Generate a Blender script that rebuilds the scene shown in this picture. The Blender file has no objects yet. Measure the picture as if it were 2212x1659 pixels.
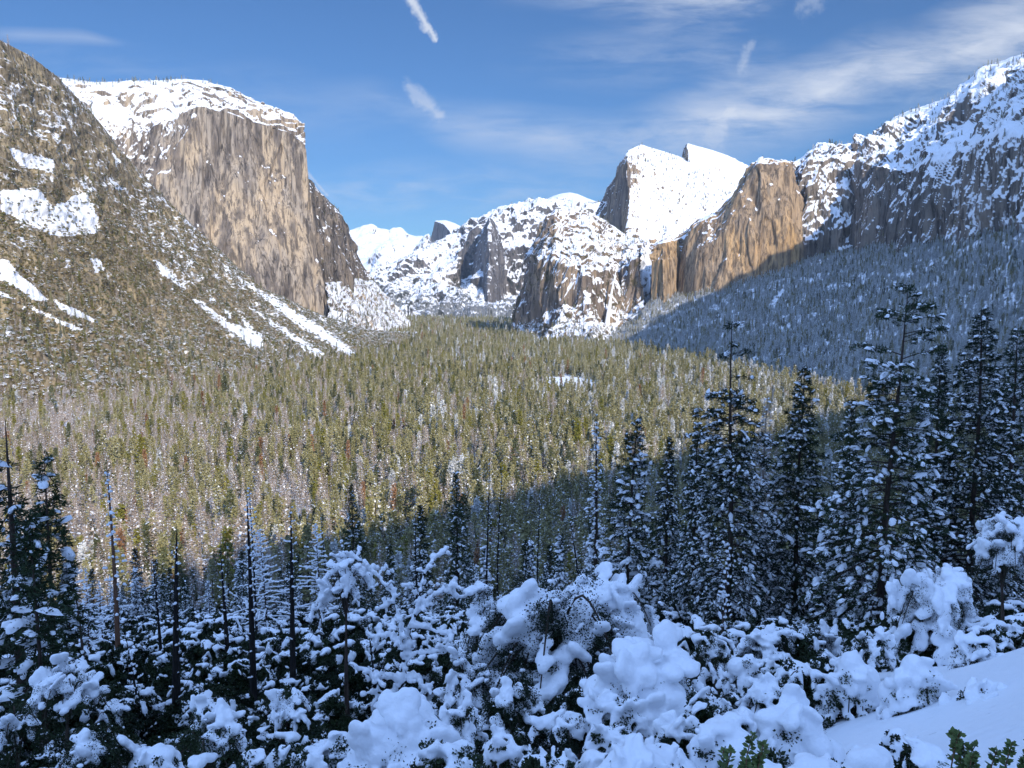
import bpy, math, random
import numpy as np
from mathutils import Vector
R = math.radians
scene = bpy.context.scene
COL = scene.collection
# ------------------------------------------------------------------ camera
CZ = 150.0
PITCH = R(5.7)
FPX = 1836.0                     # focal length in 2212-wide photo pixels
cam_d = bpy.data.cameras.new('camera')
cam = bpy.data.objects.new('camera', cam_d); COL.objects.link(cam)
cam_d.sensor_width = 36.0
cam_d.lens = 36.0 * FPX / 2212.0
cam_d.clip_start = 0.2
cam_d.clip_end = 60000
cam.location = (0, 0, CZ)
cam.rotation_euler = (math.pi/2 - PITCH, 0, 0)
scene.camera = cam
# ------------------------------------------------------------------ light, sky, exposure
SUN_AZ = R(155)                  # clockwise from the view direction (+Y)
SUN_EL = R(27)
SUN_STRENGTH = 3.6
SKY_STRENGTH = 0.08
sx, sy = math.sin(SUN_AZ), math.cos(SUN_AZ)
sun_dir = np.array([sx*math.cos(SUN_EL), sy*math.cos(SUN_EL), math.sin(SUN_EL)])
sun_d = bpy.data.lights.new('sun', 'SUN')
sun_d.energy = SUN_STRENGTH
sun_d.angle = R(0.5)
sun_d.color = (1.0, 0.89, 0.74)
sun = bpy.data.objects.new('sun', sun_d); COL.objects.link(sun)
sun.rotation_euler = Vector(sun_dir).to_track_quat('Z', 'Y').to_euler()
sun.location = (0, -500, 900)
scene.view_settings.view_transform = 'Standard'
scene.view_settings.look = 'None'
scene.view_settings.exposure = 0.48
scene.view_settings.gamma = 1.0
scene.view_settings.use_curve_mapping = False
scene.cycles.max_bounces = 4
scene.cycles.diffuse_bounces = 3
scene.cycles.glossy_bounces = 1
scene.cycles.transparent_max_bounces = 8
scene.cycles.use_denoising = True
scene.cycles.use_adaptive_sampling = True
scene.cycles.adaptive_threshold = 0.02
scene.cycles.caustics_reflective = False
scene.cycles.caustics_refractive = False

# ---- node expression helper -------------------------------------------------
class X:
    """a float socket wrapped so that node maths can be written as expressions"""
    def __init__(s, nt, sock): s.nt, s.k = nt, sock
    def _op(s, op, a, b=None, c=None, clamp=False):
        n = s.nt.nodes.new('ShaderNodeMath'); n.operation = op; n.use_clamp = clamp
        for i, v in enumerate((a, b, c)):
            if v is None: continue
            if isinstance(v, X): s.nt.links.new(v.k, n.inputs[i])
            else: n.inputs[i].default_value = v
        return X(s.nt, n.outputs[0])
    def __add__(s, o): return s._op('ADD', s, o)
    __radd__ = __add__
    def __sub__(s, o): return s._op('SUBTRACT', s, o)
    def __rsub__(s, o): return s._op('SUBTRACT', o, s)
    def __mul__(s, o): return s._op('MULTIPLY', s, o)
    __rmul__ = __mul__
    def __truediv__(s, o): return s._op('DIVIDE', s, o)
    def mx(s, o): return s._op('MAXIMUM', s, o)
    def mn(s, o): return s._op('MINIMUM', s, o)
    def ab(s): return s._op('ABSOLUTE', s)
    def pw(s, o): return s._op('POWER', s, o)
    def clamp(s): return s._op('ADD', s, 0.0, clamp=True)
    def sstep(s, a, b):
        n = s.nt.nodes.new('ShaderNodeMapRange'); n.interpolation_type = 'SMOOTHSTEP'
        s.nt.links.new(s.k, n.inputs[0]); n.inputs[1].default_value = a; n.inputs[2].default_value = b
        return X(s.nt, n.outputs[0])
    def curve(s, pts, x0, x1):
        """piecewise-linear function given by (x, y) points; y in 0..1"""
        n = s.nt.nodes.new('ShaderNodeValToRGB'); cr = n.color_ramp
        cr.interpolation = 'EASE'
        while len(cr.elements) < len(pts): cr.elements.new(0.5)
        for e, (x, y) in zip(cr.elements, sorted(pts)):
            e.position = (x-x0)/(x1-x0); e.color = (y, y, y, 1)
        t = (s - x0) / (x1 - x0)
        s.nt.links.new(t.k, n.inputs[0])
        return X(s.nt, n.outputs[0])

def noise_node(nt, vec, scale, detail=5, rough=0.55, dist=0.0):
    n = nt.nodes.new('ShaderNodeTexNoise'); n.inputs['Scale'].default_value = scale
    n.inputs['Detail'].default_value = detail; n.inputs['Roughness'].default_value = rough
    n.inputs['Distortion'].default_value = dist
    if vec is not None: nt.links.new(vec, n.inputs['Vector'])
    return X(nt, n.outputs[0])
def mapping(nt, vec, scale=(1,1,1), rot=(0,0,0), loc=(0,0,0)):
    n = nt.nodes.new('ShaderNodeMapping')
    n.inputs['Scale'].default_value = scale; n.inputs['Rotation'].default_value = rot; n.inputs['Location'].default_value = loc
    nt.links.new(vec, n.inputs['Vector']); return n.outputs[0]
def mixcol(nt, fac, a, b, mode='MIX'):
    n = nt.nodes.new('ShaderNodeMix'); n.data_type = 'RGBA'; n.blend_type = mode
    for key, v in ((0, fac), (6, a), (7, b)):
        if isinstance(v, X): nt.links.new(v.k, n.inputs[key])
        elif isinstance(v, (int, float)): n.inputs[key].default_value = v
        elif isinstance(v, tuple): n.inputs[key].default_value = (*v[:3], 1)
        else: nt.links.new(v, n.inputs[key])
    return n.outputs[2]

# ------------------------------------------------------------------ sky with cirrus
world = bpy.data.worlds.new('World'); scene.world = world
world.use_nodes = True
def build_world():
    nt = world.node_tree; nt.nodes.clear()
    out = nt.nodes.new('ShaderNodeOutputWorld'); bg = nt.nodes.new('ShaderNodeBackground')
    sky = nt.nodes.new('ShaderNodeTexSky'); sky.sky_type = 'NISHITA'; sky.sun_disc = False
    sky.sun_elevation = SUN_EL; sky.sun_rotation = SUN_AZ
    sky.altitude = 1300; sky.air_density = 1.0; sky.dust_density = 0.3; sky.ozone_density = 2.5
    tc = nt.nodes.new('ShaderNodeTexCoord')
    sep = nt.nodes.new('ShaderNodeSeparateXYZ'); nt.links.new(tc.outputs['Generated'], sep.inputs[0])
    x, y, z = (X(nt, sep.outputs[i]) for i in range(3))
    yy = y.ab().mx(0.05)
    a = x / yy                      # tangent of azimuth
    e = z / yy                      # tangent of elevation
    comb = nt.nodes.new('ShaderNodeCombineXYZ'); nt.links.new(a.k, comb.inputs[0]); nt.links.new(e.k, comb.inputs[1])
    v = comb.outputs[0]
    # streaky cirrus texture, along a gently rising direction
    mp = mapping(nt, v, (2.2, 11.0, 1), (0, 0, R(14)))
    n1 = noise_node(nt, mp, 1.6, 7, 0.6, 0.6)
    mp2 = mapping(nt, v, (5, 16, 1), (0, 0, R(-8)), (3, 1, 0))
    n2 = noise_node(nt, mp2, 1.5, 6, 0.62, 0.4)
    n5 = noise_node(nt, mapping(nt, v, (9, 46, 1), (0, 0, R(17)), (1, 4, 0)), 1.3, 7, 0.68, 0.9)
    n3 = noise_node(nt, v, 30, 5, 0.65, 0.5)
    n4 = noise_node(nt, v, 110, 4, 0.6, 0.5)
    def band(pts, half, amp, sharp=1.0):
        """pts: (a, e) centre line; half: (a, half width); amp: (a, strength)"""
        c = a.curve([(p, (q+0.1)) for p, q in pts], -0.75, 0.75) - 0.1
        h = a.curve(half, -0.75, 0.75)
        m = a.curve(amp, -0.75, 0.75)
        d = ((e - c).ab() / (h + 0.002))
        return (1.0 - d).clamp().pw(sharp) * m
    # the long band that sweeps from the middle up to the right
    b1 = band([(-0.17,.235),(-.05,.195),(.1,.178),(.27,.207),(.43,.257),(.6,.305)],
              [(-.17,.02),(-.05,.035),(.1,.04),(.27,.055),(.43,.06),(.6,.09)],
              [(-.24,0),(-.12,.3),(-.02,.5),(.1,.6),(.27,1),(.43,1),(.6,.95)])
    b2 = band([(-.3,.115),(-.1,.125),(.1,.13)], [(-.3,.02),(-.1,.04),(.1,.03)], [(-.3,0),(-.2,.5),(-.05,.5),(.12,.25),(.2,0)])
    b3 = band([(.02,.345),(.2,.34),(.4,.38)], [(.02,.02),(.2,.05),(.4,.05)], [(-.05,0),(.1,.45),(.25,.8),(.35,.3),(.5,0)])
    b4 = band([(-.6,.30),(-.5,.297),(-.44,.29)], [(-.6,.008),(-.5,.009),(-.44,.004)], [(-.62,0),(-.55,.35),(-.48,.35),(-.43,0)])
    b5 = band([(.0,.27),(.2,.275),(.4,.25)], [(0,.03),(.2,.05),(.4,.03)], [(-.05,0),(.1,.3),(.25,.35),(.42,0)])
    b6 = band([(-.6,.26),(-.3,.22),(-.1,.2)], [(-.6,.05),(-.3,.06),(-.1,.03)], [(-.7,.1),(-.4,.22),(-.2,.15),(-.05,0)])
    tex = (n1 * 0.75 + n2 * 0.45)
    veil = (b1 * (tex + (n5 - 0.5) * 0.35).sstep(0.34, 0.80) * 1.1 + (b2 + b3 + b5 + b6) * (tex + (n5 - 0.5) * 0.5).sstep(0.45, 0.85) * 1.1 + b4 * 0.8)
    # compact puffs: contrail pieces given by a segment each
    def seg(p, q, w0, w1, amp):
        dx, dy = q[0]-p[0], q[1]-p[1]; L2 = dx*dx+dy*dy
        t = (((a - p[0]) * dx + (e - p[1]) * dy) / L2)
        tc_ = t.clamp()
        ex = (a - p[0]) - tc_ * dx; ey = (e - p[1]) - tc_ * dy
        d = (ex*ex + ey*ey).pw(0.5) + (n3 - 0.5) * (w0 + w1) * 1.5 + (n4 - 0.5) * (w0 + w1) * 0.8
        w = (tc_ * (w1 - w0) + w0) * 1.25
        return (1.0 - d / w).clamp().sstep(0.0, 1.0) * amp
    trail = seg((-.1185,.345),(-.0865,.293), .0075, .0045, .95)
    trail = trail + seg((-.116,.241),(-.084,.209), .009, .010, .45)
    trail = trail + seg((.262,.262),(.272,.288), .009, .006, .3)
    trail = trail + seg((.232,.185),(.25,.215), .016, .010, .25)
    trail = trail + seg((.335,.335),(.347,.36), .016, .012, .3)
    trail = trail + seg((-.236,.145),(-.214,.12), .0025, .002, .5)
    front = y.sstep(0.0, 0.15)
    cov = ((veil + trail) * front).clamp()
    # cloud brightness relative to the sky: sunlit ice cloud
    tint = mixcol(nt, 1.0, sky.outputs[0], (0.44, 0.69, 0.95), 'MULTIPLY')
    lit = mixcol(nt, cov * 0.88, tint, (7.0, 7.5, 8.4))
    # invented bluish cloud veil, unseen overhead and behind, added to brighten the shade
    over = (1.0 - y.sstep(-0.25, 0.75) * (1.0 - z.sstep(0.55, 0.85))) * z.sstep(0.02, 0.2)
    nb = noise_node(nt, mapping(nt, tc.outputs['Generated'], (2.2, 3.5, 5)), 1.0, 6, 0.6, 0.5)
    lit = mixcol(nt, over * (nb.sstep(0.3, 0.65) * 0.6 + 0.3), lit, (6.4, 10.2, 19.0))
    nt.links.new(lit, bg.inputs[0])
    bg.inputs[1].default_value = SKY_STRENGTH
    nt.links.new(bg.outputs[0], out.inputs[0])
build_world()

# ------------------------------------------------------------------ helpers
def P(px, py, D):
    """the place that a sight line through photo pixel (px, py) reaches at ground distance D"""
    xc = (px-1106.0)/FPX; yc = (829.5-py)/FPX
    d = np.array([xc, math.cos(PITCH)+yc*math.sin(PITCH), -math.sin(PITCH)+yc*math.cos(PITCH)])
    return np.array([0, 0, CZ]) + d*(D/d[1])
def proj(pts):
    p = np.asarray(pts, float) - np.array([0, 0, CZ])
    c, s = math.cos(PITCH), math.sin(PITCH)
    f = p[:, 1]*c - p[:, 2]*s; u = p[:, 1]*s + p[:, 2]*c
    f = np.maximum(f, 1e-3)
    return 1106 + FPX*p[:, 0]/f, 829.5 - FPX*u/f
def FX(px, D):
    return (px-1106.0)/FPX*D
def tag(o, label=None, cat=None, group=None, kind=None):
    if label: o['label'] = label
    if cat: o['category'] = cat
    if group: o['group'] = group
    if kind: o['kind'] = kind
    return o
def inside(px, py, poly):
    r = np.zeros(len(px), bool); n = len(poly)
    for i in range(n):
        x1, y1 = poly[i]; x2, y2 = poly[(i+1) % n]
        c = ((y1 > py) != (y2 > py))
        with np.errstate(divide='ignore', invalid='ignore'):
            xi = (x2-x1)*(py-y1)/(y2-y1+1e-12)+x1
        r ^= c & (px < xi)
    return r
# gradient noise in numpy
_rs = np.random.RandomState(7)
_perm = np.concatenate([_rs.permutation(1024)]*2)
_g = _rs.normal(size=(1024, 3)).astype(np.float32); _g /= np.linalg.norm(_g, axis=1)[:, None]
def pn(p):
    p = np.asarray(p, np.float32)
    i = np.floor(p).astype(np.int64); f = p - i; i &= 1023
    u = f*f*f*(f*(f*6-15)+10)
    r = 0
    for dx in (0, 1):
        wx = u[..., 0] if dx else 1-u[..., 0]
        hx = _perm[(i[..., 0]+dx) & 1023]
        for dy in (0, 1):
            wy = u[..., 1] if dy else 1-u[..., 1]
            hy = _perm[(hx+i[..., 1]+dy) & 1023]
            for dz in (0, 1):
                wz = u[..., 2] if dz else 1-u[..., 2]
                h = _perm[(hy+i[..., 2]+dz) & 1023]
                gr = _g[h]
                r = r + wx*wy*wz*(gr[..., 0]*(f[..., 0]-dx)+gr[..., 1]*(f[..., 1]-dy)+gr[..., 2]*(f[..., 2]-dz))
    return r*1.5
def fbm(p, o=4, g=0.5, ridged=False):
    r = 0; a = 1; t = 0
    for k in range(o):
        n = pn(p*(2.03**k)+k*17.3)
        if ridged: n = 1-2*np.abs(n)
        r = r + a*n; t += a; a *= g
    return r/t
def sst(a, b, x):
    t = np.clip((x-a)/(b-a), 0, 1); return t*t*(3-2*t)
def make_mesh(name, V, faces, mats, smooth=False, attrs=None):
    """faces: list of (array n x k, material index)"""
    me = bpy.data.meshes.new(name)
    V = np.asarray(V, np.float32)
    faces = [(np.asarray(f, np.int32), m) for f, m in faces if len(f)]
    nl = sum(f.size for f, _ in faces); nf = sum(len(f) for f, _ in faces)
    me.vertices.add(len(V)); me.vertices.foreach_set('co', V.ravel())
    me.loops.add(nl); me.polygons.add(nf)
    me.loops.foreach_set('vertex_index', np.concatenate([f.ravel() for f, _ in faces]))
    tot = np.concatenate([np.full(len(f), f.shape[1], np.int32) for f, _ in faces])
    st = np.concatenate([[0], np.cumsum(tot)[:-1]]).astype(np.int32)
    me.polygons.foreach_set('loop_start', st)
    me.polygons.foreach_set('material_index', np.concatenate([np.full(len(f), m, np.int32) for f, m in faces]))
    sm = np.concatenate([np.full(len(f), (smooth if isinstance(smooth, bool) else m in smooth), bool) for f, m in faces])
    me.polygons.foreach_set('use_smooth', sm)
    for m in mats: me.materials.append(m)
    for k, v in (attrs or {}).items():
        at = me.attributes.new(k, 'FLOAT', 'POINT'); at.data.foreach_set('value', np.asarray(v, np.float32))
    me.update(calc_edges=True); me.validate()
    return me
def link(name, me, parent=None):
    o = bpy.data.objects.new(name, me); COL.objects.link(o)
    if parent is not None: o.parent = parent
    return o
# ------------------------------------------------------------------ materials
def new_mat(name):
    m = bpy.data.materials.new(name); m.use_nodes = True
    nt = m.node_tree; nt.nodes.clear()
    out = nt.nodes.new('ShaderNodeOutputMaterial'); b = nt.nodes.new('ShaderNodeBsdfPrincipled')
    nt.links.new(b.outputs[0], out.inputs[0])
    b.inputs['Roughness'].default_value = 0.85
    b.inputs['Specular IOR Level'].default_value = 0.15
    return m, nt, b
def pos(nt): return nt.nodes.new('ShaderNodeNewGeometry').outputs['Position']
def attr(nt, name):
    n = nt.nodes.new('ShaderNodeAttribute'); n.attribute_name = name
    return X(nt, n.outputs['Fac'])
def setcol(nt, b, c):
    if isinstance(c, tuple): b.inputs['Base Color'].default_value = (*c, 1)
    else: nt.links.new(c, b.inputs['Base Color'])
def bump(nt, b, h, dist, strength=1.0):
    n = nt.nodes.new('ShaderNodeBump'); n.inputs['Distance'].default_value = dist; n.inputs['Strength'].default_value = strength
    nt.links.new(h.k, n.inputs['Height']); nt.links.new(n.outputs[0], b.inputs['Normal'])
SNOW = (0.86, 0.88, 0.91)
def mat_snow(name, scale=9.0, dist=0.03):
    m, nt, b = new_mat(name)
    tc = nt.nodes.new('ShaderNodeTexCoord').outputs['Object']
    n = noise_node(nt, tc, scale, 6, 0.6)
    setcol(nt, b, mixcol(nt, n, (0.82, 0.85, 0.9), (0.89, 0.9, 0.92)))
    bump(nt, b, n, dist)
    b.inputs['Roughness'].default_value = 0.6
    return m
def mat_leaf(name, c1, c2, scale=1.5, rough=0.6):
    m, nt, b = new_mat(name)
    oi = nt.nodes.new('ShaderNodeObjectInfo')
    tc = nt.nodes.new('ShaderNodeTexCoord').outputs['Object']
    n = noise_node(nt, tc, scale, 3, 0.6)
    rnd = X(nt, oi.outputs['Random'])
    f = (n * 1.4 - 0.2 + (rnd - 0.5) * 0.9).clamp()
    setcol(nt, b, mixcol(nt, f, c1, c2)); b.inputs['Roughness'].default_value = rough
    return m
def mat_bark(name, c1, c2, scale=3.0):
    m, nt, b = new_mat(name)
    tc = nt.nodes.new('ShaderNodeTexCoord').outputs['Object']
    n = noise_node(nt, mapping(nt, tc, (scale*3, scale*3, scale*0.5)), 1.0, 5, 0.65)
    setcol(nt, b, mixcol(nt, n.sstep(0.3, 0.7), c1, c2)); bump(nt, b, n, 0.04)
    return m
def mat_cliff(name, cols, streak=(0.03, 0.0035), snow_scale=(0.05, 0.02), veg=None, fine=0.06, bumpd=8.0, kA=0.9, kB=0.6, dark=0.5, crack=0.0, soft=0.13, nz=0.28):
    """granite with snow: cols = (light, mid, dark); the mesh attribute snow says where it lies"""
    m, nt, b = new_mat(name)
    p = pos(nt)
    st = mapping(nt, p, (streak[0], streak[0], streak[1]))
    n1 = noise_node(nt, st, 1.0, 7, 0.62, 0.3)
    n2 = noise_node(nt, mapping(nt, p, (streak[0]*0.25, streak[0]*0.25, streak[1]*1.2), loc=(5, 2, 9)), 1.0, 5, 0.55, 0.6)
    n3 = noise_node(nt, mapping(nt, p, (fine, fine, fine*nz)), 1.0, 8, 0.66, 0.3)
    n4 = noise_node(nt, mapping(nt, p, (streak[0]*3.2, streak[0]*3.2, streak[1]*1.3), loc=(1, 7, 3)), 1.0, 5, 0.6, 0.4)
    c = mixcol(nt, n2.sstep(0.42, 0.56), cols[0], cols[1])
    c = mixcol(nt, (n1 * 1.0 + n3 * 0.12).sstep(0.50, 0.66) * dark, c, cols[2])
    c = mixcol(nt, n4.sstep(0.48, 0.62) * 0.85, c, tuple(k*0.5 for k in cols[2]))
    c = mixcol(nt, n3.sstep(0.3, 0.75) * 0.2, c, tuple(min(1, k*1.5) for k in cols[0]))
    if crack:
        nc = noise_node(nt, mapping(nt, p, (streak[0]*0.9, streak[0]*0.9, streak[1]*0.55), loc=(3, 1, 4)), 1.0, 4, 0.55, 0.25)
        nd = noise_node(nt, mapping(nt, p, (streak[0]*2.0, streak[0]*2.0, streak[1]*1.0), loc=(8, 2, 1)), 1.0, 3, 0.5, 0.35)
        ln = (1.0 - ((nc - 0.5).ab() / 0.026)).clamp() * n2.sstep(0.35, 0.6) + (1.0 - ((nd - 0.47).ab() / 0.020)).clamp() * 0.8
        c = mixcol(nt, (ln * crack).clamp(), c, tuple(k*0.35 for k in cols[2]))
    s = attr(nt, 'snow')
    sA = noise_node(nt, mapping(nt, p, (snow_scale[0], snow_scale[0], snow_scale[1])), 1.0, 8, 0.68, 0.3)
    sB = noise_node(nt, mapping(nt, p, (snow_scale[0]*3.1, snow_scale[0]*3.1, snow_scale[1]*2.2)), 1.0, 4, 0.6, 0.2)
    if veg:
        vv = noise_node(nt, p, veg[0], 5, 0.7, 0.2)
        va = attr(nt, 'veg')
        c = mixcol(nt, (vv + (va - 0.5)).sstep(0.47, 0.53), c, veg[1])
    mask = (s + (sA - 0.5) * kA * 2 + (sB - 0.5) * kB * 2).sstep(0.51-soft, 0.51+soft)
    if veg:
        mask = mask * (1.0 - (vv + (va - 0.5)).sstep(0.5, 0.56) * 0.85)
    c = mixcol(nt, mask, c, SNOW)
    setcol(nt, b, c)
    h = (n3 * 0.4 + n4 * 0.8 + n1 * 0.7) * (1.0 - mask * 0.75) + mask * 0.25 + (sB * 0.35 + n3 * 0.45) * mask
    bump(nt, b, h, bumpd, 0.9)
    return m
M = {}
M['snow'] = mat_snow('snow')
M['snow_far'] = mat_snow('tree_snow', 1.0, 0.05)
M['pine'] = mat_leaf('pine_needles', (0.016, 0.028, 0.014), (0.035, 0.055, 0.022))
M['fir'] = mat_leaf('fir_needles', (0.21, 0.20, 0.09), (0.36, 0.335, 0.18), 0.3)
M['fir_frost'] = mat_leaf('frosted_needles', (0.40, 0.42, 0.41), (0.68, 0.70, 0.70), 0.4)
M['fir_yellow'] = mat_leaf('cedar_needles', (0.17, 0.17, 0.035), (0.25, 0.23, 0.06), 0.3)
M['fir_dark'] = mat_leaf('dark_needles', (0.075, 0.09, 0.05), (0.13, 0.14, 0.07), 0.3)
M['dead'] = mat_leaf('dead_twigs', (0.28, 0.22, 0.175), (0.46, 0.38, 0.315), 0.3, 0.9)
M['rust'] = mat_leaf('rusty_needles', (0.22, 0.125, 0.07), (0.32, 0.18, 0.10), 0.3, 0.9)
M['brush'] = mat_leaf('brush_leaves', (0.145, 0.115, 0.038), (0.24, 0.185, 0.07), 0.2)
M['brush_green'] = mat_leaf('oak_leaves', (0.085, 0.09, 0.03), (0.17, 0.155, 0.055), 0.2)
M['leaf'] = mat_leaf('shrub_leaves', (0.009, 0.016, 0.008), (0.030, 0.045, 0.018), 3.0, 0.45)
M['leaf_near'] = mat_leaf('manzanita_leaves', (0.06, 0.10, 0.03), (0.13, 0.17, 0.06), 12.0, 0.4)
M['bark'] = mat_bark('bark', (0.035, 0.026, 0.022), (0.09, 0.065, 0.05))
M['bark_grey'] = mat_bark('weathered_bark', (0.16, 0.13, 0.11), (0.32, 0.27, 0.23))
M['bark_red'] = mat_bark('red_bark', (0.10, 0.05, 0.03), (0.22, 0.12, 0.075))
M['burnt'] = mat_bark('charred_bark', (0.008, 0.008, 0.008), (0.03, 0.026, 0.024))
# ------------------------------------------------------------------ ground
_gy = [-400, -12, 0, 4, 8, 16, 30, 46, 83, 150, 250, 380, 470, 20000]
_gz = [300, 149.5, 148.0, 146.4, 143.4, 138.8, 132.6, 126.8, 114.5, 90.0, 50.0, 10.0, 0.0, 0.0]
def G(x, y):
    x = np.asarray(x, float); y = np.asarray(y, float)
    z = np.interp(y, _gy, _gz)
    near = np.clip(1-y/260, 0, 1)*np.clip(y/6, 0, 1)
    z = z + near*np.clip(x, -60, 60)*0.10*np.clip(x*0+1, 0, 1)
    z = z + np.clip(x-2.5, 0, 14)*.36*np.clip(1-(y-12)/45, 0, 1)*np.clip(y/6, 0, 1)
    q = np.stack([x/70, y/70, x*0], -1)
    z = z + fbm(q, 3)*6.0*np.clip(y/120, 0, 1)*np.clip(1-(y-420)/200, 0.12, 1)
    return z
def build_ground():
    nr, nc = 330, 260
    r = np.geomspace(3, 19000, nr); a = np.linspace(-1.7, 1.7, nc)
    A, Rr = np.meshgrid(a, r)
    y = Rr - 30; x = A*(Rr*0.9+25)
    z = G(x, y) + fbm(np.stack([x/3.0, y/3.0, x*0], -1), 3)*0.28*np.clip(1-y/120, 0, 1)
    V = np.stack([x, y, z], -1).reshape(-1, 3)
    i = np.arange(nr*nc).reshape(nr, nc)
    F = np.stack([i[:-1, :-1], i[:-1, 1:], i[1:, 1:], i[1:, :-1]], -1).reshape(-1, 4)
    m, nt, b = new_mat('ground_snow')
    p = pos(nt); n = noise_node(nt, p, 0.11, 6, 0.65); n2 = noise_node(nt, p, 2.2, 5, 0.6)
    setcol(nt, b, mixcol(nt, (n * 0.8 + n2 * 0.3).sstep(0.74, 0.8), SNOW, (0.10, 0.085, 0.065)))
    bump(nt, b, n2, 0.08); b.inputs['Roughness'].default_value = 0.6
    o = link('ground', make_mesh('ground', V, [(F, 0)], [m], True))
    tag(o, 'snow covered valley floor and slope below the viewpoint', 'ground', kind='structure')
build_ground()

# ------------------------------------------------------------------ mountains
LOFT = {}
def loft(name, rows, nu, nv, mat, label, disp, snow, back=1200, smooth=2, veg=None, seed=0, vpow=None, cat='mountain', keep_edges=0.0):
    """rows: list (bottom to top) of lists of (px, py, D) or 3D arrays.  disp(pos, u, v) -> metres along the normal.
    snow(nz, u, v, pos) -> 0..1 amount."""
    C = np.array([[P(*p) if not isinstance(p, np.ndarray) else p for p in r] for r in rows])     # R x K x 3
    Rn, K = C.shape[:2]
    us = np.linspace(0, K-1, nu)
    # spread v by image height of the middle column
    L = np.linalg.norm(np.diff(C.mean(1), axis=0), axis=1); L = np.maximum(L, 1e-3); cum = np.concatenate([[0], np.cumsum(L)])/L.sum()
    vs = np.interp(np.linspace(0, 1, nv), cum, np.arange(Rn))
    def lerp(Aa, t, ax):
        i = np.clip(np.floor(t).astype(int), 0, Aa.shape[ax]-2); f = t-i
        a0 = np.take(Aa, i, ax); a1 = np.take(Aa, i+1, ax)
        sh = [1]*Aa.ndim; sh[ax] = len(t); f = f.reshape(sh)
        return a0*(1-f)+a1*f
    S = lerp(lerp(C, us, 1), vs, 0)       # nv x nu x 3
    for _ in range(smooth):
        T = S.copy()
        T[1:-1] = (S[:-2]+2*S[1:-1]+S[2:])/4
        S = T.copy()
        S[:, 1:-1] = (T[:, :-2]+2*T[:, 1:-1]+T[:, 2:])/4
    U, Vv = np.meshgrid(np.linspace(0, 1, nu), np.linspace(0, 1, nv))
    def normals(S):
        du = np.gradient(S, axis=1); dv = np.gradient(S, axis=0)
        n = np.cross(du, dv); n /= np.linalg.norm(n, axis=2)[..., None]+1e-9
        return n
    n = normals(S)
    S = S + n*(disp(S + seed*1000.0, U, Vv))[..., None]
    n = normals(S)
    nz = n[..., 2]
    sn = np.clip(snow(nz, U, Vv, S), -1, 2)
    vg = veg(nz, U, Vv, S) if veg else np.zeros_like(nz)
    LOFT[name] = dict(S=S, n=n, U=U, V=Vv, snow=sn)
    # the side that faces away: falls from the crest to below the ground
    top = S[-1]; vr = top - np.array([0, 0, CZ]); vr[:, 2] = 0; vr /= np.linalg.norm(vr, axis=1)[:, None]
    ext = []
    for k, (f, dz) in enumerate(((0.12, 0.02), (0.4, 0.25), (1.0, 1.05))):
        q = top + vr*back*f; q[:, 2] = top[:, 2]*(1-dz) - (30 if k == 2 else 0)
        ext.append(q)
    sk = S[0].copy(); sk[:, 2] = -90.0
    A = np.concatenate([sk[None], S, np.array(ext)], 0)
    sn2 = np.concatenate([sn[:1], sn, np.ones((3, nu))], 0); vg2 = np.concatenate([vg[:1], vg, np.zeros((3, nu))], 0)
    i = np.arange(A.shape[0]*nu).reshape(A.shape[0], nu)
    F = np.stack([i[:-1, :-1], i[:-1, 1:], i[1:, 1:], i[1:, :-1]], -1).reshape(-1, 4)
    o = link(cat.replace(' ', '_') if cat else 'mountain', make_mesh(name, A.reshape(-1, 3), [(F, 0)], [mat], True, {'snow': sn2.ravel(), 'veg': vg2.ravel()}))
    tag(o, label, cat, kind='structure')
    return o
def rough(a1, s1, a2, s2, a3=0, s3=10, zs=0.3, edge=0.06, top=0.12, st=0, ss=130):
    """vertical fluting (a1), blocks (a2), fine relief (a3); weaker at the crest so that outlines hold"""
    def f(p, u, v):
        q = p*np.array([1, 1, zs])
        d = a1*(fbm(q/s1, 3, 0.5, True)-.38) + a2*(fbm(p*np.array([1, 1, zs*1.6])/s2+31, 4, 0.55, True)-.38)
        if a3: d = d + a3*(1 if zs > .3 else .6)*fbm(p*np.array([1, 1, .7 if zs > .3 else .22])/s3+77, 3, 0.6)
        if st:                      # stepped corners and slabs
            w = fbm(p*np.array([1, 1, zs*.35])/ss+11, 3, .5)*5; k = np.floor(w); w = k+sst(.82, 1, w-k)
            d = d + st*(w-.0)
        return d*np.clip((1-v)/max(top, 1e-3), 0.15, 1)
    return f
TAN, GREY, DARK = (0.40, 0.31, 0.21), (0.27, 0.225, 0.175), (0.095, 0.083, 0.075)
mc_elcap = mat_cliff('granite_tan', ((0.48, 0.375, 0.255), (0.34, 0.29, 0.235), (0.12, 0.105, 0.097)), (0.028, 0.0016), (0.09, 0.02), bumpd=12, dark=0.95, kA=0.7, kB=0.45, crack=.8)
mc_dark = mat_cliff('granite_dark', ((0.27, 0.22, 0.17), (0.18, 0.155, 0.13), (0.05, 0.047, 0.047)), (0.03, 0.004), (0.04, 0.016), crack=.6, bumpd=14, kA=0.6, kB=0.4)
mc_far = mat_cliff('granite_far', ((0.20, 0.18, 0.165), (0.14, 0.13, 0.125), (0.07, 0.07, 0.075)), (0.008, 0.0015), (0.012, 0.005), fine=0.012, soft=.24, bumpd=40, veg=(0.03, (0.05, 0.055, 0.05)))
mc_cath = mat_cliff('granite_cathedral', ((0.34, 0.26, 0.18), (0.22, 0.18, 0.15), (0.07, 0.062, 0.06)), (0.03, 0.004), (0.035, 0.016), kA=.7, kB=.55, soft=.17, bumpd=12, veg=(0.05, (0.10, 0.085, 0.05)))
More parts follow.
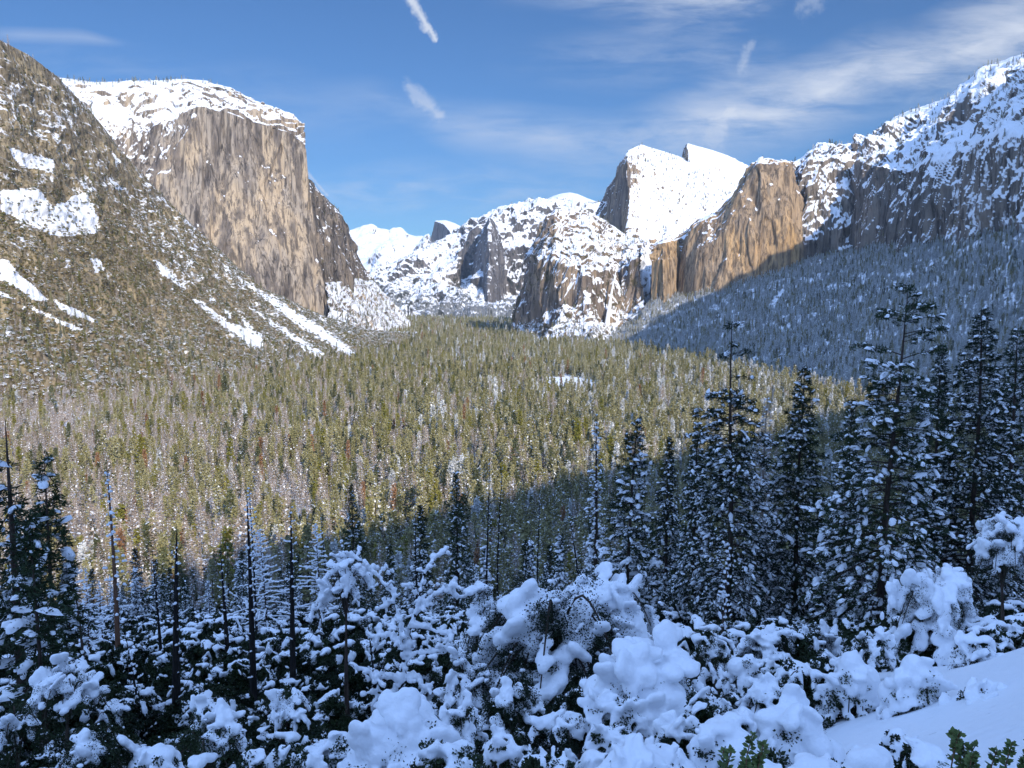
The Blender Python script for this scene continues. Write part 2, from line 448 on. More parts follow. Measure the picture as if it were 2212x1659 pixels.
mc_tower = mat_cliff('granite_orange', ((0.54, 0.36, 0.19), (0.38, 0.285, 0.195), (0.16, 0.135, 0.115)), (0.03, 0.002), (0.04, 0.016), crack=.7, bumpd=12, dark=0.7, kA=0.55, kB=0.35)
mc_wall = mat_cliff('granite_wall', ((0.26, 0.22, 0.18), (0.185, 0.165, 0.145), (0.07, 0.066, 0.066)), (0.03, 0.0045), (0.035, 0.012), bumpd=10, veg=(0.08, (0.05, 0.055, 0.045)))
mc_slope = mat_cliff('rocky_slope', ((0.36, 0.29, 0.18), (0.24, 0.195, 0.13), (0.09, 0.075, 0.055)), (0.05, 0.016), (0.055, 0.045), fine=0.12, nz=1.0, bumpd=7, kA=.75, kB=.4, veg=(0.12, (0.105, 0.088, 0.038)))
mc_apron = mat_cliff('wooded_slope', ((0.16, 0.14, 0.12), (0.12, 0.105, 0.09), (0.05, 0.05, 0.05)), (0.05, 0.016), (0.05, 0.04), fine=0.12, nz=1.0, bumpd=4, veg=(0.12, (0.05, 0.055, 0.045)))

# --- far snow peak behind everything
ridge = [(690,530),(735,512),(755,500),(789,486),(802,483.5),(811,490),(842,497.5),(849,492.5),(862,493),(878,505),(896,511),(914,511),(940,518),(975,520)]
loft('far_peak', [[(x, 680, 10500) for x, y in ridge], [(x, 600, 12000) for x, y in ridge], [(x, y+22, 14600) for x, y in ridge], [(x, y, 15500) for x, y in ridge]],
     180, 120, mc_far, 'snow white peak farthest up the valley behind the granite half dome', rough(160, 1100, 70, 350, 12, 80, zs=0.6, top=.08),
     lambda nz, u, v, p: 0.15+1.0*sst(.25,.65,nz), 3000, veg=lambda nz, u, v, p: 0.30+0.15*(1-v)+.1*fbm(p/900, 2)-0.25*sst(.3, .0, u)*0)
ridge = [(770,585),(785,572),(798,561),(812,540),(822,529),(832,525),(848,529),(852,532),(858,527),(870,533),(885,541),(905,546),(925,545),(950,545)]
loft('mid_domes', [[(x, 690, 9000) for x, y in ridge], [(x, y+45, 9800) for x, y in ridge], [(x, y+14, 10300) for x, y in ridge], [(x, y, 10500) for x, y in ridge]],
     160, 110, mc_far, 'low snowy domes in front of the far white peak', rough(110, 500, 60, 220, 8, 60, zs=0.5, top=.1), lambda nz, u, v, p: 0.25+1.1*nz, 1500, seed=3,
     veg=lambda nz, u, v, p: 0.27+0*nz)
# --- the half dome: dark sheer face, white rounded back
loft('half_dome', [
    [(923,590,13350),(936,590,13050),(955,590,12600),(972,590,12150),(979,590,12100),(1000,590,12300),(1025,590,12600)],
    [(925,545,13350),(937,520,13050),(956,525,12600),(974,530,12180),(980,532,12130),(1000,530,12350),(1025,530,12700)],
    [(927,531,13360),(940,478,13050),(959,484,12650),(972,500,12230),(978,505,12250),(1000,508,12500),(1025,515,12850)],
    [(929,528,13450),(941,476.5,13200),(962,475.5,13100),(983,482,13000),(990,486,12950),(1003,493,13000),(1030,510,13200)]],
    140, 140, mc_far, 'half dome with sheer dark face and white rounded back', rough(14, 160, 8, 60, 3, 30, zs=0.25, top=.15),
    lambda nz, u, v, p: 1.25*sst(.22, .5, nz)-0.15, 1200, smooth=3, seed=5, veg=lambda nz, u, v, p: 0.12+0*nz)
ridge = [(886,545),(900,532),(908,520),(917,508),(926,504),(931,516),(938,540),(950,560)]
loft('pinnacle', [[(x, 610, 11000) for x, y in ridge], [(x, y+12, 11500) for x, y in ridge], [(x, y, 11650) for x, y in ridge]],
     60, 60, mc_far, 'small rock pinnacle just left of the half dome', rough(40, 200, 25, 90, 4, 30, top=.1), lambda nz, u, v, p: 0.05+1.0*nz, 700, seed=6, veg=lambda nz, u, v, p: 0.25+0*nz)
# --- small white dome on the long ridge
ridge = [(1140,450),(1165,438),(1182,430),(1196,423),(1214,417.5),(1230,415.5),(1248,419),(1268,428),(1290,436),(1320,444)]
loft('white_dome', [[(x, 520, 9000) for x, y in ridge], [(x, y+14, 9300) for x, y in ridge], [(x, y, 9700) for x, y in ridge]],
     80, 50, mc_far, 'small smooth white dome on the wooded skyline ridge', rough(8, 300, 4, 90, 0), lambda nz, u, v, p: 1.15+0*nz, 900, seed=8, veg=lambda nz, u, v, p: 0.1+0*nz)
# --- long snowy ridge with buttresses across the valley head
cx = [815,850,880,920,960,1000,1040,1090,1140,1190,1250,1340]
ridge_y = [584,569,556,541,525,496,471,451,442.5,431,441,432]
high_y = [592,580,575,565,548,532,520,512,512,502,500,500]
hd = [8100,7900,7700,7700,7800,7900,7500,7550,7500,7450,7500,7500]
mid_y = [612,615,625,632,634,632,628,640,642,630,630,630]
loft('long_ridge', [
    [(x, y, d) for x, y, d in zip(cx, [655,668,682,690,692,692,692,692,692,692,692,692], [7600,7000,6700,6600,6500,6400,6350,6300,6300,6300,6300,6300])],
    [(x, y, d) for x, y, d in zip(cx, mid_y, [7800,7500,7300,7250,7200,7250,7000,7150,7100,7000,7100,7100])],
    [(x, y, d) for x, y, d in zip(cx, high_y, hd)],
    [(x, y+10, d+300) for x, y, d in zip(cx, ridge_y, hd)],
    [(x, y, d+900) for x, y, d in zip(cx, ridge_y, hd)]],
    420, 260, mc_far, 'long snowy ridge with rock buttresses closing the valley head', rough(150, 620, 75, 230, 18, 70, zs=0.28, top=.25),
    lambda nz, u, v, p: -0.08+1.35*sst(.2, .75, nz)+0.10*(1-v), 1500, smooth=2, seed=9,
    veg=lambda nz, u, v, p: 0.43+0.14*sst(.35, .0, v)+0.2*sst(.93, .99, v)+0.12*fbm(p/500, 2))
loft('pillar', [
    [(1005,650,7550),(1035,655,7150),(1054,655,6700),(1074,655,6800),(1090,650,7100)],
    [(1022,585,7600),(1040,585,7180),(1056,580,6800),(1074,575,6900),(1088,580,7200)],
    [(1034,525,7550),(1046,525,7230),(1057,525,6900),(1072,530,7000),(1084,535,7300)],
    [(1045,490,7500),(1051,480,7300),(1057,470,7050),(1064,474,7120),(1074,490,7350)]],
    100, 130, mc_far, 'tall dark rock pillar standing out of the snowy ridge', rough(34, 150, 20, 60, 5, 25, zs=.2, top=.1), lambda nz, u, v, p: -0.12+1.2*nz, 500, smooth=1, seed=11, veg=lambda nz, u, v, p: 0.2+0*nz)
# --- the broad peak (shaded left face, white right face)
loft('middle_peak', [
    [(1276,580,4450),(1322,590,4200),(1358,600,3780),(1400,600,3700),(1450,590,3700),(1500,580,3800),(1560,560,3900),(1640,520,4050),(1730,490,4150)],
    [(1290,478,4500),(1327,470,4250),(1359,455,3900),(1400,455,3960),(1450,455,4010),(1490,450,4080),(1550,440,4180),(1630,425,4320),(1720,420,4420)],
    [(1313,420,4560),(1337,382,4330),(1355,350,4040),(1390,360,4180),(1438,368,4270),(1480,375,4330),(1550,385,4400),(1630,392,4520),(1720,400,4600)],
    [(1318,415,4600),(1343,360,4380),(1358,325,4150),(1384,312.5,4330),(1436,328,4500),(1470,340,4560),(1540,352,4600),(1625,366,4700),(1720,390,4800)]],
    320, 260, mc_cath, 'broad snowy peak with a shaded sheer left face beyond the waterfall', rough(40, 260, 20, 95, 5, 30, zs=.16, top=.12),
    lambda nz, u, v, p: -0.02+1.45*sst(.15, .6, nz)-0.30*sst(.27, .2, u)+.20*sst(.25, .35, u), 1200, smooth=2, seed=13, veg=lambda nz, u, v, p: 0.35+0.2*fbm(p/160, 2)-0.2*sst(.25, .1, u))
loft('summit_block', [
    [(1474,360,4620),(1486,370,4420),(1510,372,4400),(1545,372,4450),(1590,378,4500),(1640,385,4600)],
    [(1477,338,4640),(1487,335,4470),(1510,340,4460),(1545,348,4520),(1590,358,4600),(1640,375,4680)],
    [(1478,318,4660),(1485,309.5,4540),(1508,316,4560),(1540,325,4620),(1572,336,4680),(1625,363,4760)]],
    120, 60, mc_cath, 'wedge shaped summit block on the shoulder of the broad peak', rough(12, 90, 8, 40, 2, 20, top=.1), lambda nz, u, v, p: 0.0+1.5*sst(.1, .5, nz)-.35*sst(.2, .1, u)+.15*sst(.2, .3, u), 600, smooth=1, seed=15, veg=lambda nz, u, v, p: 0.25+0*nz)
# --- the nearer rocks that carry the waterfall
loft('waterfall_cliff', [
    [(1102,735,3650),(1145,742,3320),(1196,748,3040),(1241,748,2920),(1286,750,2800),(1322,748,2830),(1350,745,2900),(1400,742,2850)],
    [(1108,698,3660),(1152,690,3400),(1195,668,3240),(1241,664,3170),(1275,688,3090),(1308,703,3120),(1345,695,3190),(1390,645,3150)],
    [(1136,592,3720),(1160,578,3440),(1197,562,3300),(1230,580,3235),(1271,582,3170),(1308,588,3225),(1336,588,3285),(1380,558,3190)],
    [(1141,570,3740),(1163,560,3470),(1199,545,3340),(1232,562,3280),(1272,565,3215),(1309,573,3270),(1338,575,3330),(1384,548,3260)],
    [(1168,510,3820),(1182,496,3560),(1200,490,3470),(1238,500,3460),(1282,512,3440),(1320,530,3470),(1352,545,3500),(1392,536,3450)],
    [(1178,480,3900),(1188,462,3660),(1200,452,3600),(1225,446.5,3680),(1262,455,3740),(1302,474,3840),(1348,504,3860),(1398,526,3800)]],
    380, 340, mc_cath, 'snow capped rock shoulder with brown cliffs that the waterfall drops from', rough(30, 130, 20, 60, 6, 22, zs=.10, top=.08, st=10, ss=120),
    lambda nz, u, v, p: -0.06+1.3*sst(.15, .6, nz)+0.28*sst(.3, .05, v)-0.35*sst(.2, .12, u)*sst(.15, .3, v), 900, smooth=1, seed=17,
    veg=lambda nz, u, v, p: 0.41+0.2*fbm(p/150, 2)+0.10*sst(.25, .1, v))
# --- leaning tower and its lower wall
loft('leaning_tower', [
    [(1398,680,3080),(1435,690,3010),(1462,700,3060),(1500,700,2940),(1555,685,2900),(1605,665,2880),(1650,640,2880),(1700,610,2880),(1735,590,2900)],
    [(1400,630,3090),(1435,640,3030),(1464,645,3110),(1502,640,2970),(1556,615,2930),(1605,590,2910),(1650,560,2900),(1700,525,2900),(1733,515,2930)],
    [(1402,560,3110),(1434,560,3060),(1470,560,3150),(1506,540,3020),(1553,520,2980),(1600,475,2950),(1648,450,2940),(1702,430,2940),(1724,430,2990)],
    [(1405,536,3150),(1432,528,3100),(1472,514,3190),(1507,480,3090),(1548,470,3040),(1606,398,3000),(1640,355,2990),(1697,354,2990),(1719,366,3060)],
    [(1410,530,3310),(1440,524,3290),(1478,507,3350),(1512,475,3290),(1555,462,3250),(1612,385,3200),(1648,343.5,3150),(1690,346,3150),(1722,360,3200)]],
    340, 280, mc_tower, 'orange granite tower with a rounded shadow across its foot', rough(20, 150, 10, 55, 3, 20, zs=.12, top=.1, st=9, ss=150),
    lambda nz, u, v, p: -0.55+1.65*sst(.35, .75, nz)+.25*sst(.90, .97, v), 700, smooth=1, seed=19, cat='rock tower')
# --- right hand wall
wx = [1708,1750,1793,1850,1890,1930,2000,2048,2123,2212,2400,2800]
wd = [2930,2900,2890,2860,2640,2520,2330,2210,2040,1860,1580,1180]
def _wr(ys, off): return [(x, y, d+o) for x, y, d, o in zip(wx, ys, wd, off)]
loft('right_wall', [
    _wr([620,612,605,600,598,596,590,575,565,555,530,520], [0]*12),
    _wr([535,515,510,515,515,515,505,490,480,470,450,440], [60,40,40,50,50,50,60,60,60,60,60,60]),
    _wr([440,420,420,425,428,430,440,430,400,390,360,350], [110,90,90,100,100,95,95,100,95,95,90,80]),
    _wr([385,352,345,350,358,363,378,365,310,300,260,250], [170,150,150,150,150,150,150,160,150,140,130,120]),
    _wr([368,340,330,328,318,305,292,262,212,195,140,90], [250,230,260,330,420,480,520,520,480,420,360,300]),
    _wr([357,330,316.5,311,292,252,229,211,147,119,30,-80], [340,330,420,520,650,800,900,900,900,850,700,600])],
    420, 330, mc_wall, 'long snow plastered rock wall rising to the skyline beside the shaded forest', rough(75, 260, 34, 90, 8, 26, zs=.2, top=.18, st=7, ss=230),
    lambda nz, u, v, p: 0.10+1.2*sst(.15, .62, nz)+0.18*sst(.55, .7, u)-0.22*sst(.55, .4, u)*sst(.8, .6, v), 1200, smooth=1, seed=21,
    veg=lambda nz, u, v, p: 0.30+0.10*fbm(p/150, 2)+0.05*sst(.3, .0, v))
# --- wooded apron under the right hand wall
ab = [(1310,2830),(1400,2450),(1500,2050),(1600,1750),(1700,1500),(1800,1300),(1900,1150),(2000,1020),(2212,800),(2500,600),(3100,420)]
RBASE = np.array([(FX(x, d), d) for x, d in ab])
atop = [(1352,690,3220),(1420,640,3150),(1500,640,3000),(1580,620,2950),(1660,585,2950),(1750,550,2960),(1850,535,2920),(1950,532,2500),(2048,520,2260),(2212,495,1900),(2500,470,1450),(3000,450,1050)]
ab2 = [(1310,2830),(1400,2450),(1480,2120),(1560,1860),(1640,1640),(1710,1480),(1800,1300),(1880,1180),(1970,1050),(2212,800),(2500,600),(3100,420)]
def _am(t, s):
    out = []
    for (x, d), q in zip(ab2, atop):
        b = np.array([FX(x, d), d, -8.0]); r = P(*q); v = b*(1-t)+r*t; v[2] = b[2]*(1-s)+r[2]*s; out.append(v)
    return out
loft('wooded_slope', [_am(0, 0), _am(.35, .24), _am(.7, .58), _am(1, 1)],
    320, 160, mc_apron, 'steep forested slope in deep shade under the rock wall', rough(22, 260, 10, 90, 2, 30, zs=1, top=.05), lambda nz, u, v, p: 0.62+0*nz, 60, smooth=2, seed=23, cat='hillside')
# --- left hand talus slope
CHUTES = [
 [(0,556),(13,563),(40,593),(67,613),(87,633),(107,650),(77,648),(40,623),(0,603)],
 [(117,646),(150,663),(187,680),(213,696),(187,690),(150,680),(127,663)],
 [(60,660),(93,676),(133,693),(173,710),(207,733),(187,723),(133,700),(67,668)], [(-10,626),(33,645),(0,638)],
 [(333,560),(353,573),(377,596),(403,626),(383,616),(363,600),(350,596)],
 [(413,646),(433,650),(467,676),(500,700),(530,706),(563,720),(573,760),(547,753),(513,733),(480,703),(447,673)],
 [(450,636),(467,650),(457,656)], [(483,666),(500,676),(500,690),(490,686)], [(520,683),(537,696),(547,713),(530,706)],
 [(533,660),(560,676),(600,700),(633,723),(667,740),(700,766),(710,783),(687,776),(653,750),(620,730),(580,696)],
 [(493,583),(520,600),(567,630),(617,660),(653,683),(693,703),(737,736),(785,778),(770,783),(683,726),(640,700),(617,683),(583,653),(533,616)],
 [(15,317),(60,330),(110,347),(115,375),(60,365),(30,340)],
 [(0,407),(93,413),(113,447),(187,413),(207,467),(213,500),(133,513),(50,480),(0,457)], [(235,382),(273,412),(253,410)],
 [(195,555),(215,560),(220,585),(205,590)], [(240,330),(262,352),(252,356)], [(180,440),(205,470),(196,500),(170,470)]]
def chute_mask(p):
    px, py = proj(p.reshape(-1, 3)); r = np.zeros(len(px), bool)
    j = p.reshape(-1, 3)
    px = px+4*fbm(j/25, 2); py = py+4*fbm(j/25+9, 2)
    for c in CHUTES[:11]: r |= inside(px, py, c)
    q = np.zeros(len(px), bool)
    px = px+9*fbm(j/60+3, 3); py = py+9*fbm(j/60+5, 3)
    for c in CHUTES[11:]: q |= inside(px, py, c)
    return (r+.55*q).reshape(p.shape[:-1])
lb = [(-700,1035),(-300,1090),(0,1063),(200,1177),(400,1350),(600,1630),(790,2055),(905,2900)]
LBASE = np.array([(FX(x, d), d) for x, d in lb])
lridge = [(-700,-350,1250),(-300,-120,1400),(0,88,1560),(60,117,1640),(130,172,1760),(190,233,1880),(250,312,2000),(330,402,2160),(400,472,2280),(480,547,2420),(560,620,2560),(640,657,2680),(715,690,2800),(800,716,2950),(905,722,3300)]
_lk = [l[0] for l in lridge]
def _lbase(px):
    d = np.interp(px, [l[0] for l in lb], [l[1] for l in lb]); return np.array([FX(px, d), d, -6.0])
def _lmix(t, s):
    out = []
    for q in lridge:
        b = _lbase(q[0]); r = P(*q); v = b*(1-t)+r*t; v[2] = b[2]*(1-s)+r[2]*s; out.append(v)
    return out
loft('talus_slope', [_lmix(0, 0), _lmix(.3, .2), _lmix(.6, .47), _lmix(.85, .78), list(map(lambda q: P(*q), lridge))],
    460, 330, mc_slope, 'steep brushy talus slope with bright snow chutes and rocky top', rough(20, 170, 11, 55, 3.5, 16, zs=1, top=.05),
    lambda nz, u, v, p: 0.08+0.25*sst(.4, .75, nz)+.35*fbm(p/90, 3)+.22*sst(.45, .8, v)+1.3*chute_mask(p), 900, smooth=2, seed=25, cat='hillside',
    veg=lambda nz, u, v, p: 0.42+0.12*fbm(p/120+9, 3)-0.12*sst(.55, .8, v)-.5*chute_mask(p))
# --- the great tan wall
loft('tan_wall', [
    [(60,700,2650),(200,700,2750),(300,700,2800),(420,710,2850),(520,715,2900),(610,722,2950),(672,726,3010),(718,726,3060)],
    [(70,470,2820),(205,470,2890),(300,470,2930),(420,470,2980),(515,470,3020),(600,480,3060),(650,480,3100),(690,553,3120)],
    [(80,335,2950),(215,335,3000),(310,330,3035),(425,300,3060),(505,330,3090),(590,360,3120),(645,370,3150),(666,385,3150)],
    [(90,290,3010),(220,285,3040),(315,275,3065),(430,235,3085),(500,245,3110),(580,268,3140),(636,285,3170),(661,318,3170)],
    [(95,255,3040),(222,258,3075),(318,255,3095),(425,215,3120),(492,222,3190),(560,240,3230),(622,264,3270),(657,282,3210)],
    [(100,205,3110),(210,208,3140),(318,204,3160),(412,188,3240),(462,196,3330),(540,222,3420),(616,259,3440),(655,275.5,3300)],
    [(100,165,3500),(200,176,3450),(318,175.5,3450),(400,171.5,3500),(446,174,3560),(525,208,3650),(612,254,3650),(654,273,3500)]],
    520, 460, mc_elcap, 'immense tan granite wall with a snow cap and vertical dark streaks', rough(26, 210, 12, 65, 4, 18, zs=.10, top=.14, st=11, ss=210),
    lambda nz, u, v, p: -0.55+1.6*sst(.3, .75, nz)+(.86+.35*fbm(p*np.array([1,1,.5])/130, 3))*sst(.50, .36, u+.06*fbm(p/160, 2))*sst(.28, .62, v)+.75*sst(.90, .95, v)+.5*sst(.022,.0,np.abs(v-.655+.05*(u-.2)))*sst(.5,.4,u), 1300, smooth=1, seed=27, cat='rock wall')
loft('east_wall', [
    [(680,650,3230),(728,650,3330),(748,650,3580),(768,650,3830),(788,640,4080),(806,630,4350)],
    [(682,612,3250),(727,612,3350),(747,608,3600),(767,605,3850),(787,603,4100),(803,604,4360)],
    [(655,500,3260),(703,500,3400),(724,505,3640),(747,530,3880),(769,565,4120),(794,594,4370)],
    [(640,384,3280),(669,387,3420),(700,425,3680),(733,456,3910),(756,511,4150),(790,584,4380)]],
    180, 200, mc_dark, 'dark rock face falling away behind the tan wall corner', rough(45, 170, 22, 60, 5, 20, zs=.15, top=.12, st=10, ss=120), lambda nz, u, v, p: -0.5+1.6*sst(.35, .75, nz), 600, smooth=1, seed=29, cat='rock wall')
loft('lower_buttress', [
    [(708,728,2700),(755,722,2900),(800,716,3300),(842,710,3700),(884,700,4250)],
    [(710,675,2950),(750,668,3200),(790,658,3600),(826,660,4000),(875,688,4350)],
    [(702,622,3120),(738,618,3420),(775,612,3820),(812,628,4200),(858,668,4450)],
    [(702,611,3160),(740,606,3520),(776,601,3950),(806,606,4330),(869,678,4550)]],
    200, 130, mc_elcap, 'low buttress with a snowy ledge under the dark rock face', rough(24, 120, 14, 50, 4, 18, zs=.35, top=.1), lambda nz, u, v, p: -0.02+1.2*sst(.2, .6, nz)+.3*sst(.75, .9, v)-.1*sst(.3, .1, v), 500, smooth=1, seed=31, cat='rock wall')
# --- the mountain behind the viewpoint: its shadow covers the foreground and the wooded slope
def build_shade_ridge():
    T = math.tan(SUN_EL)
    s2 = np.array([sx, sy]); pv = np.array([-sy, sx])
    prof = SHADE
    us = np.linspace(-900, 3600, 500)
    v = np.interp(us, [q[0] for q in prof], [q[1] for q in prof])
    v = v + fbm(np.stack([us/120, us*0, us*0+5], -1), 4)*14*np.clip((us+200)/500, .35, 4.5)
    w0 = np.interp(us, [600, 1900], [620, -900])
    crest = us[:, None]*pv[None] + s2[None]*w0[:, None]
    cz = v + w0*T
    rows = []
    for off, k in ((-260, 0.35), (-120, 0.72), (-40, 0.93), (0, 1.0), (60, .94), (300, .6), (800, -.05)):
        q = crest + s2[None]*off
        z = np.maximum(cz*k, -20) if off >= 0 else np.minimum(cz*k, cz+off*0.9)
        rows.append(np.concatenate([q, z[:, None]], 1))
    A = np.array(rows); nr, nu = A.shape[:2]
    A[..., 2] += fbm(A/70, 3)*6*np.array([1, 1, 1, 0, 1, 1, 1])[:, None]
    i = np.arange(nr*nu).reshape(nr, nu)
    F = np.stack([i[:-1, :-1], i[:-1, 1:], i[1:, 1:], i[1:, :-1]], -1).reshape(-1, 4)
    o = link('mountain', make_mesh('shade_ridge', A.reshape(-1, 3), [(F, 0)], [mc_apron], True, {'snow': np.full(nr*nu, .6), 'veg': np.full(nr*nu, .4)}))
    tag(o, 'snowy mountain ridge behind the viewpoint', 'mountain', kind='structure')
def sun_uv(p):
    T = math.tan(SUN_EL)
    u = p[0]*-sy + p[1]*sx; w = -(p[0]*sx + p[1]*sy)
    return (u, p[2] + w*T)
SHADE = [(-2000, 200), (-300, 205), (-1, 222), (34, 234), (197, 272), (321, 298), (541, 336), (760, 394), (922, 428), (991, 490),
         (1069, 605), (1162, 725), (1260, 875), (1432, 1170), (1695, 1330), (1830, 1375), (2016, 1440), (2200, 1500), (2400, 1640), (2600, 1790), (2800, 1870), (4000, 1900)]
build_shade_ridge()
# ------------------------------------------------------------------ plant generators
class MB:
    def __init__(s): s.V = []; s.F = {}; s.n = 0
    def add(s, V, F, m):
        V = np.asarray(V, np.float32).reshape(-1, 3); F = np.asarray(F, np.int64)
        s.V.append(V); s.F.setdefault((F.shape[1], m), []).append(F + s.n); s.n += len(V)
    def mesh(s, name, mats, smooth=False):
        if not s.V: return None
        return make_mesh(name, np.concatenate(s.V), [(np.concatenate(f), m) for (k, m), f in s.F.items()], mats, smooth)
def unit(v): return v/(np.linalg.norm(v, axis=-1, keepdims=True)+1e-9)
def add_quads(mb, c, a, b, m):
    """quads centred at c with half axes a and b (n x 3 arrays)"""
    n = len(c)
    if n == 0: return
    V = np.stack([c-a-b, c+a-b, c+a+b, c-a+b], 1).reshape(-1, 3)
    mb.add(V, np.arange(n*4).reshape(n, 4), m)
def add_blades(mb, base, tip, w, m):
    """pointed blades (diamonds) from base to tip with half width vectors w"""
    n = len(base)
    if n == 0: return
    mid = base*0.55+tip*0.45
    V = np.stack([base, mid+w, tip, mid-w], 1).reshape(-1, 3)
    mb.add(V, np.arange(n*4).reshape(n, 4), m)
def add_tube(mb, path, rad, sides, m):
    path = np.asarray(path, float); rad = np.asarray(rad, float); k = len(path)
    t = unit(np.gradient(path, axis=0))
    ref = np.where(np.abs(t[:, 2:3]) > 0.9, np.array([[1., 0, 0]]), np.array([[0, 0, 1.]]))
    s = unit(np.cross(t, ref)); q = np.cross(s, t)
    an = np.arange(sides)*2*np.pi/sides
    V = path[:, None]+rad[:, None, None]*(np.cos(an)[None, :, None]*s[:, None]+np.sin(an)[None, :, None]*q[:, None])
    i = np.arange(k*sides).reshape(k, sides); j = np.roll(i, -1, 1)
    mb.add(V, np.stack([i[:-1], j[:-1], j[1:], i[1:]], -1).reshape(-1, 4), m)
_dr, _ds = 3, 8
_da = np.arange(_ds)*2*np.pi/_ds
def add_domes(mb, c, ux, uy, uz, rs, m, droop=0.35, rings=3, sides=8):
    """soft caps of snow: c centre, ux/uy half axes in plan, uz height vector (n x 3 each)"""
    n = len(c)
    if n == 0: return
    an = np.arange(sides)*2*np.pi/sides
    V = [np.repeat((c+uz)[:, None], 1, 1)]
    for r in range(1, rings+1):
        f = r/rings; h = math.cos(f*1.45)**0.8 - (droop if r == rings else 0)
        jit = rs.uniform(0.78, 1.22, (n, sides, 1)); jh = rs.uniform(-.12, .12, (n, sides, 1))
        V.append(c[:, None]+math.sin(f*1.45)*jit*(np.cos(an)[None, :, None]*ux[:, None]+np.sin(an)[None, :, None]*uy[:, None])+(h+jh)*uz[:, None])
    A = np.concatenate(V, 1); k = A.shape[1]
    off = (np.arange(n)*k)[:, None, None]
    i0 = 1+np.arange(sides); i1 = np.roll(i0, -1)
    tri = np.stack([np.zeros(sides, int), i0, i1], -1)[None]+off
    V0 = A.reshape(-1, 3)
    base = mb.n
    mb.add(V0, tri.reshape(-1, 3), m)
    qs = []
    for r in range(1, rings):
        a0 = i0+(r-1)*sides; a1 = i1+(r-1)*sides
        qs.append(np.stack([a0, a0+sides, a1+sides, a1], -1))
    q = (np.concatenate(qs)[None]+off).reshape(-1, 4)
    mb.F.setdefault((4, m), []).append(q+base)

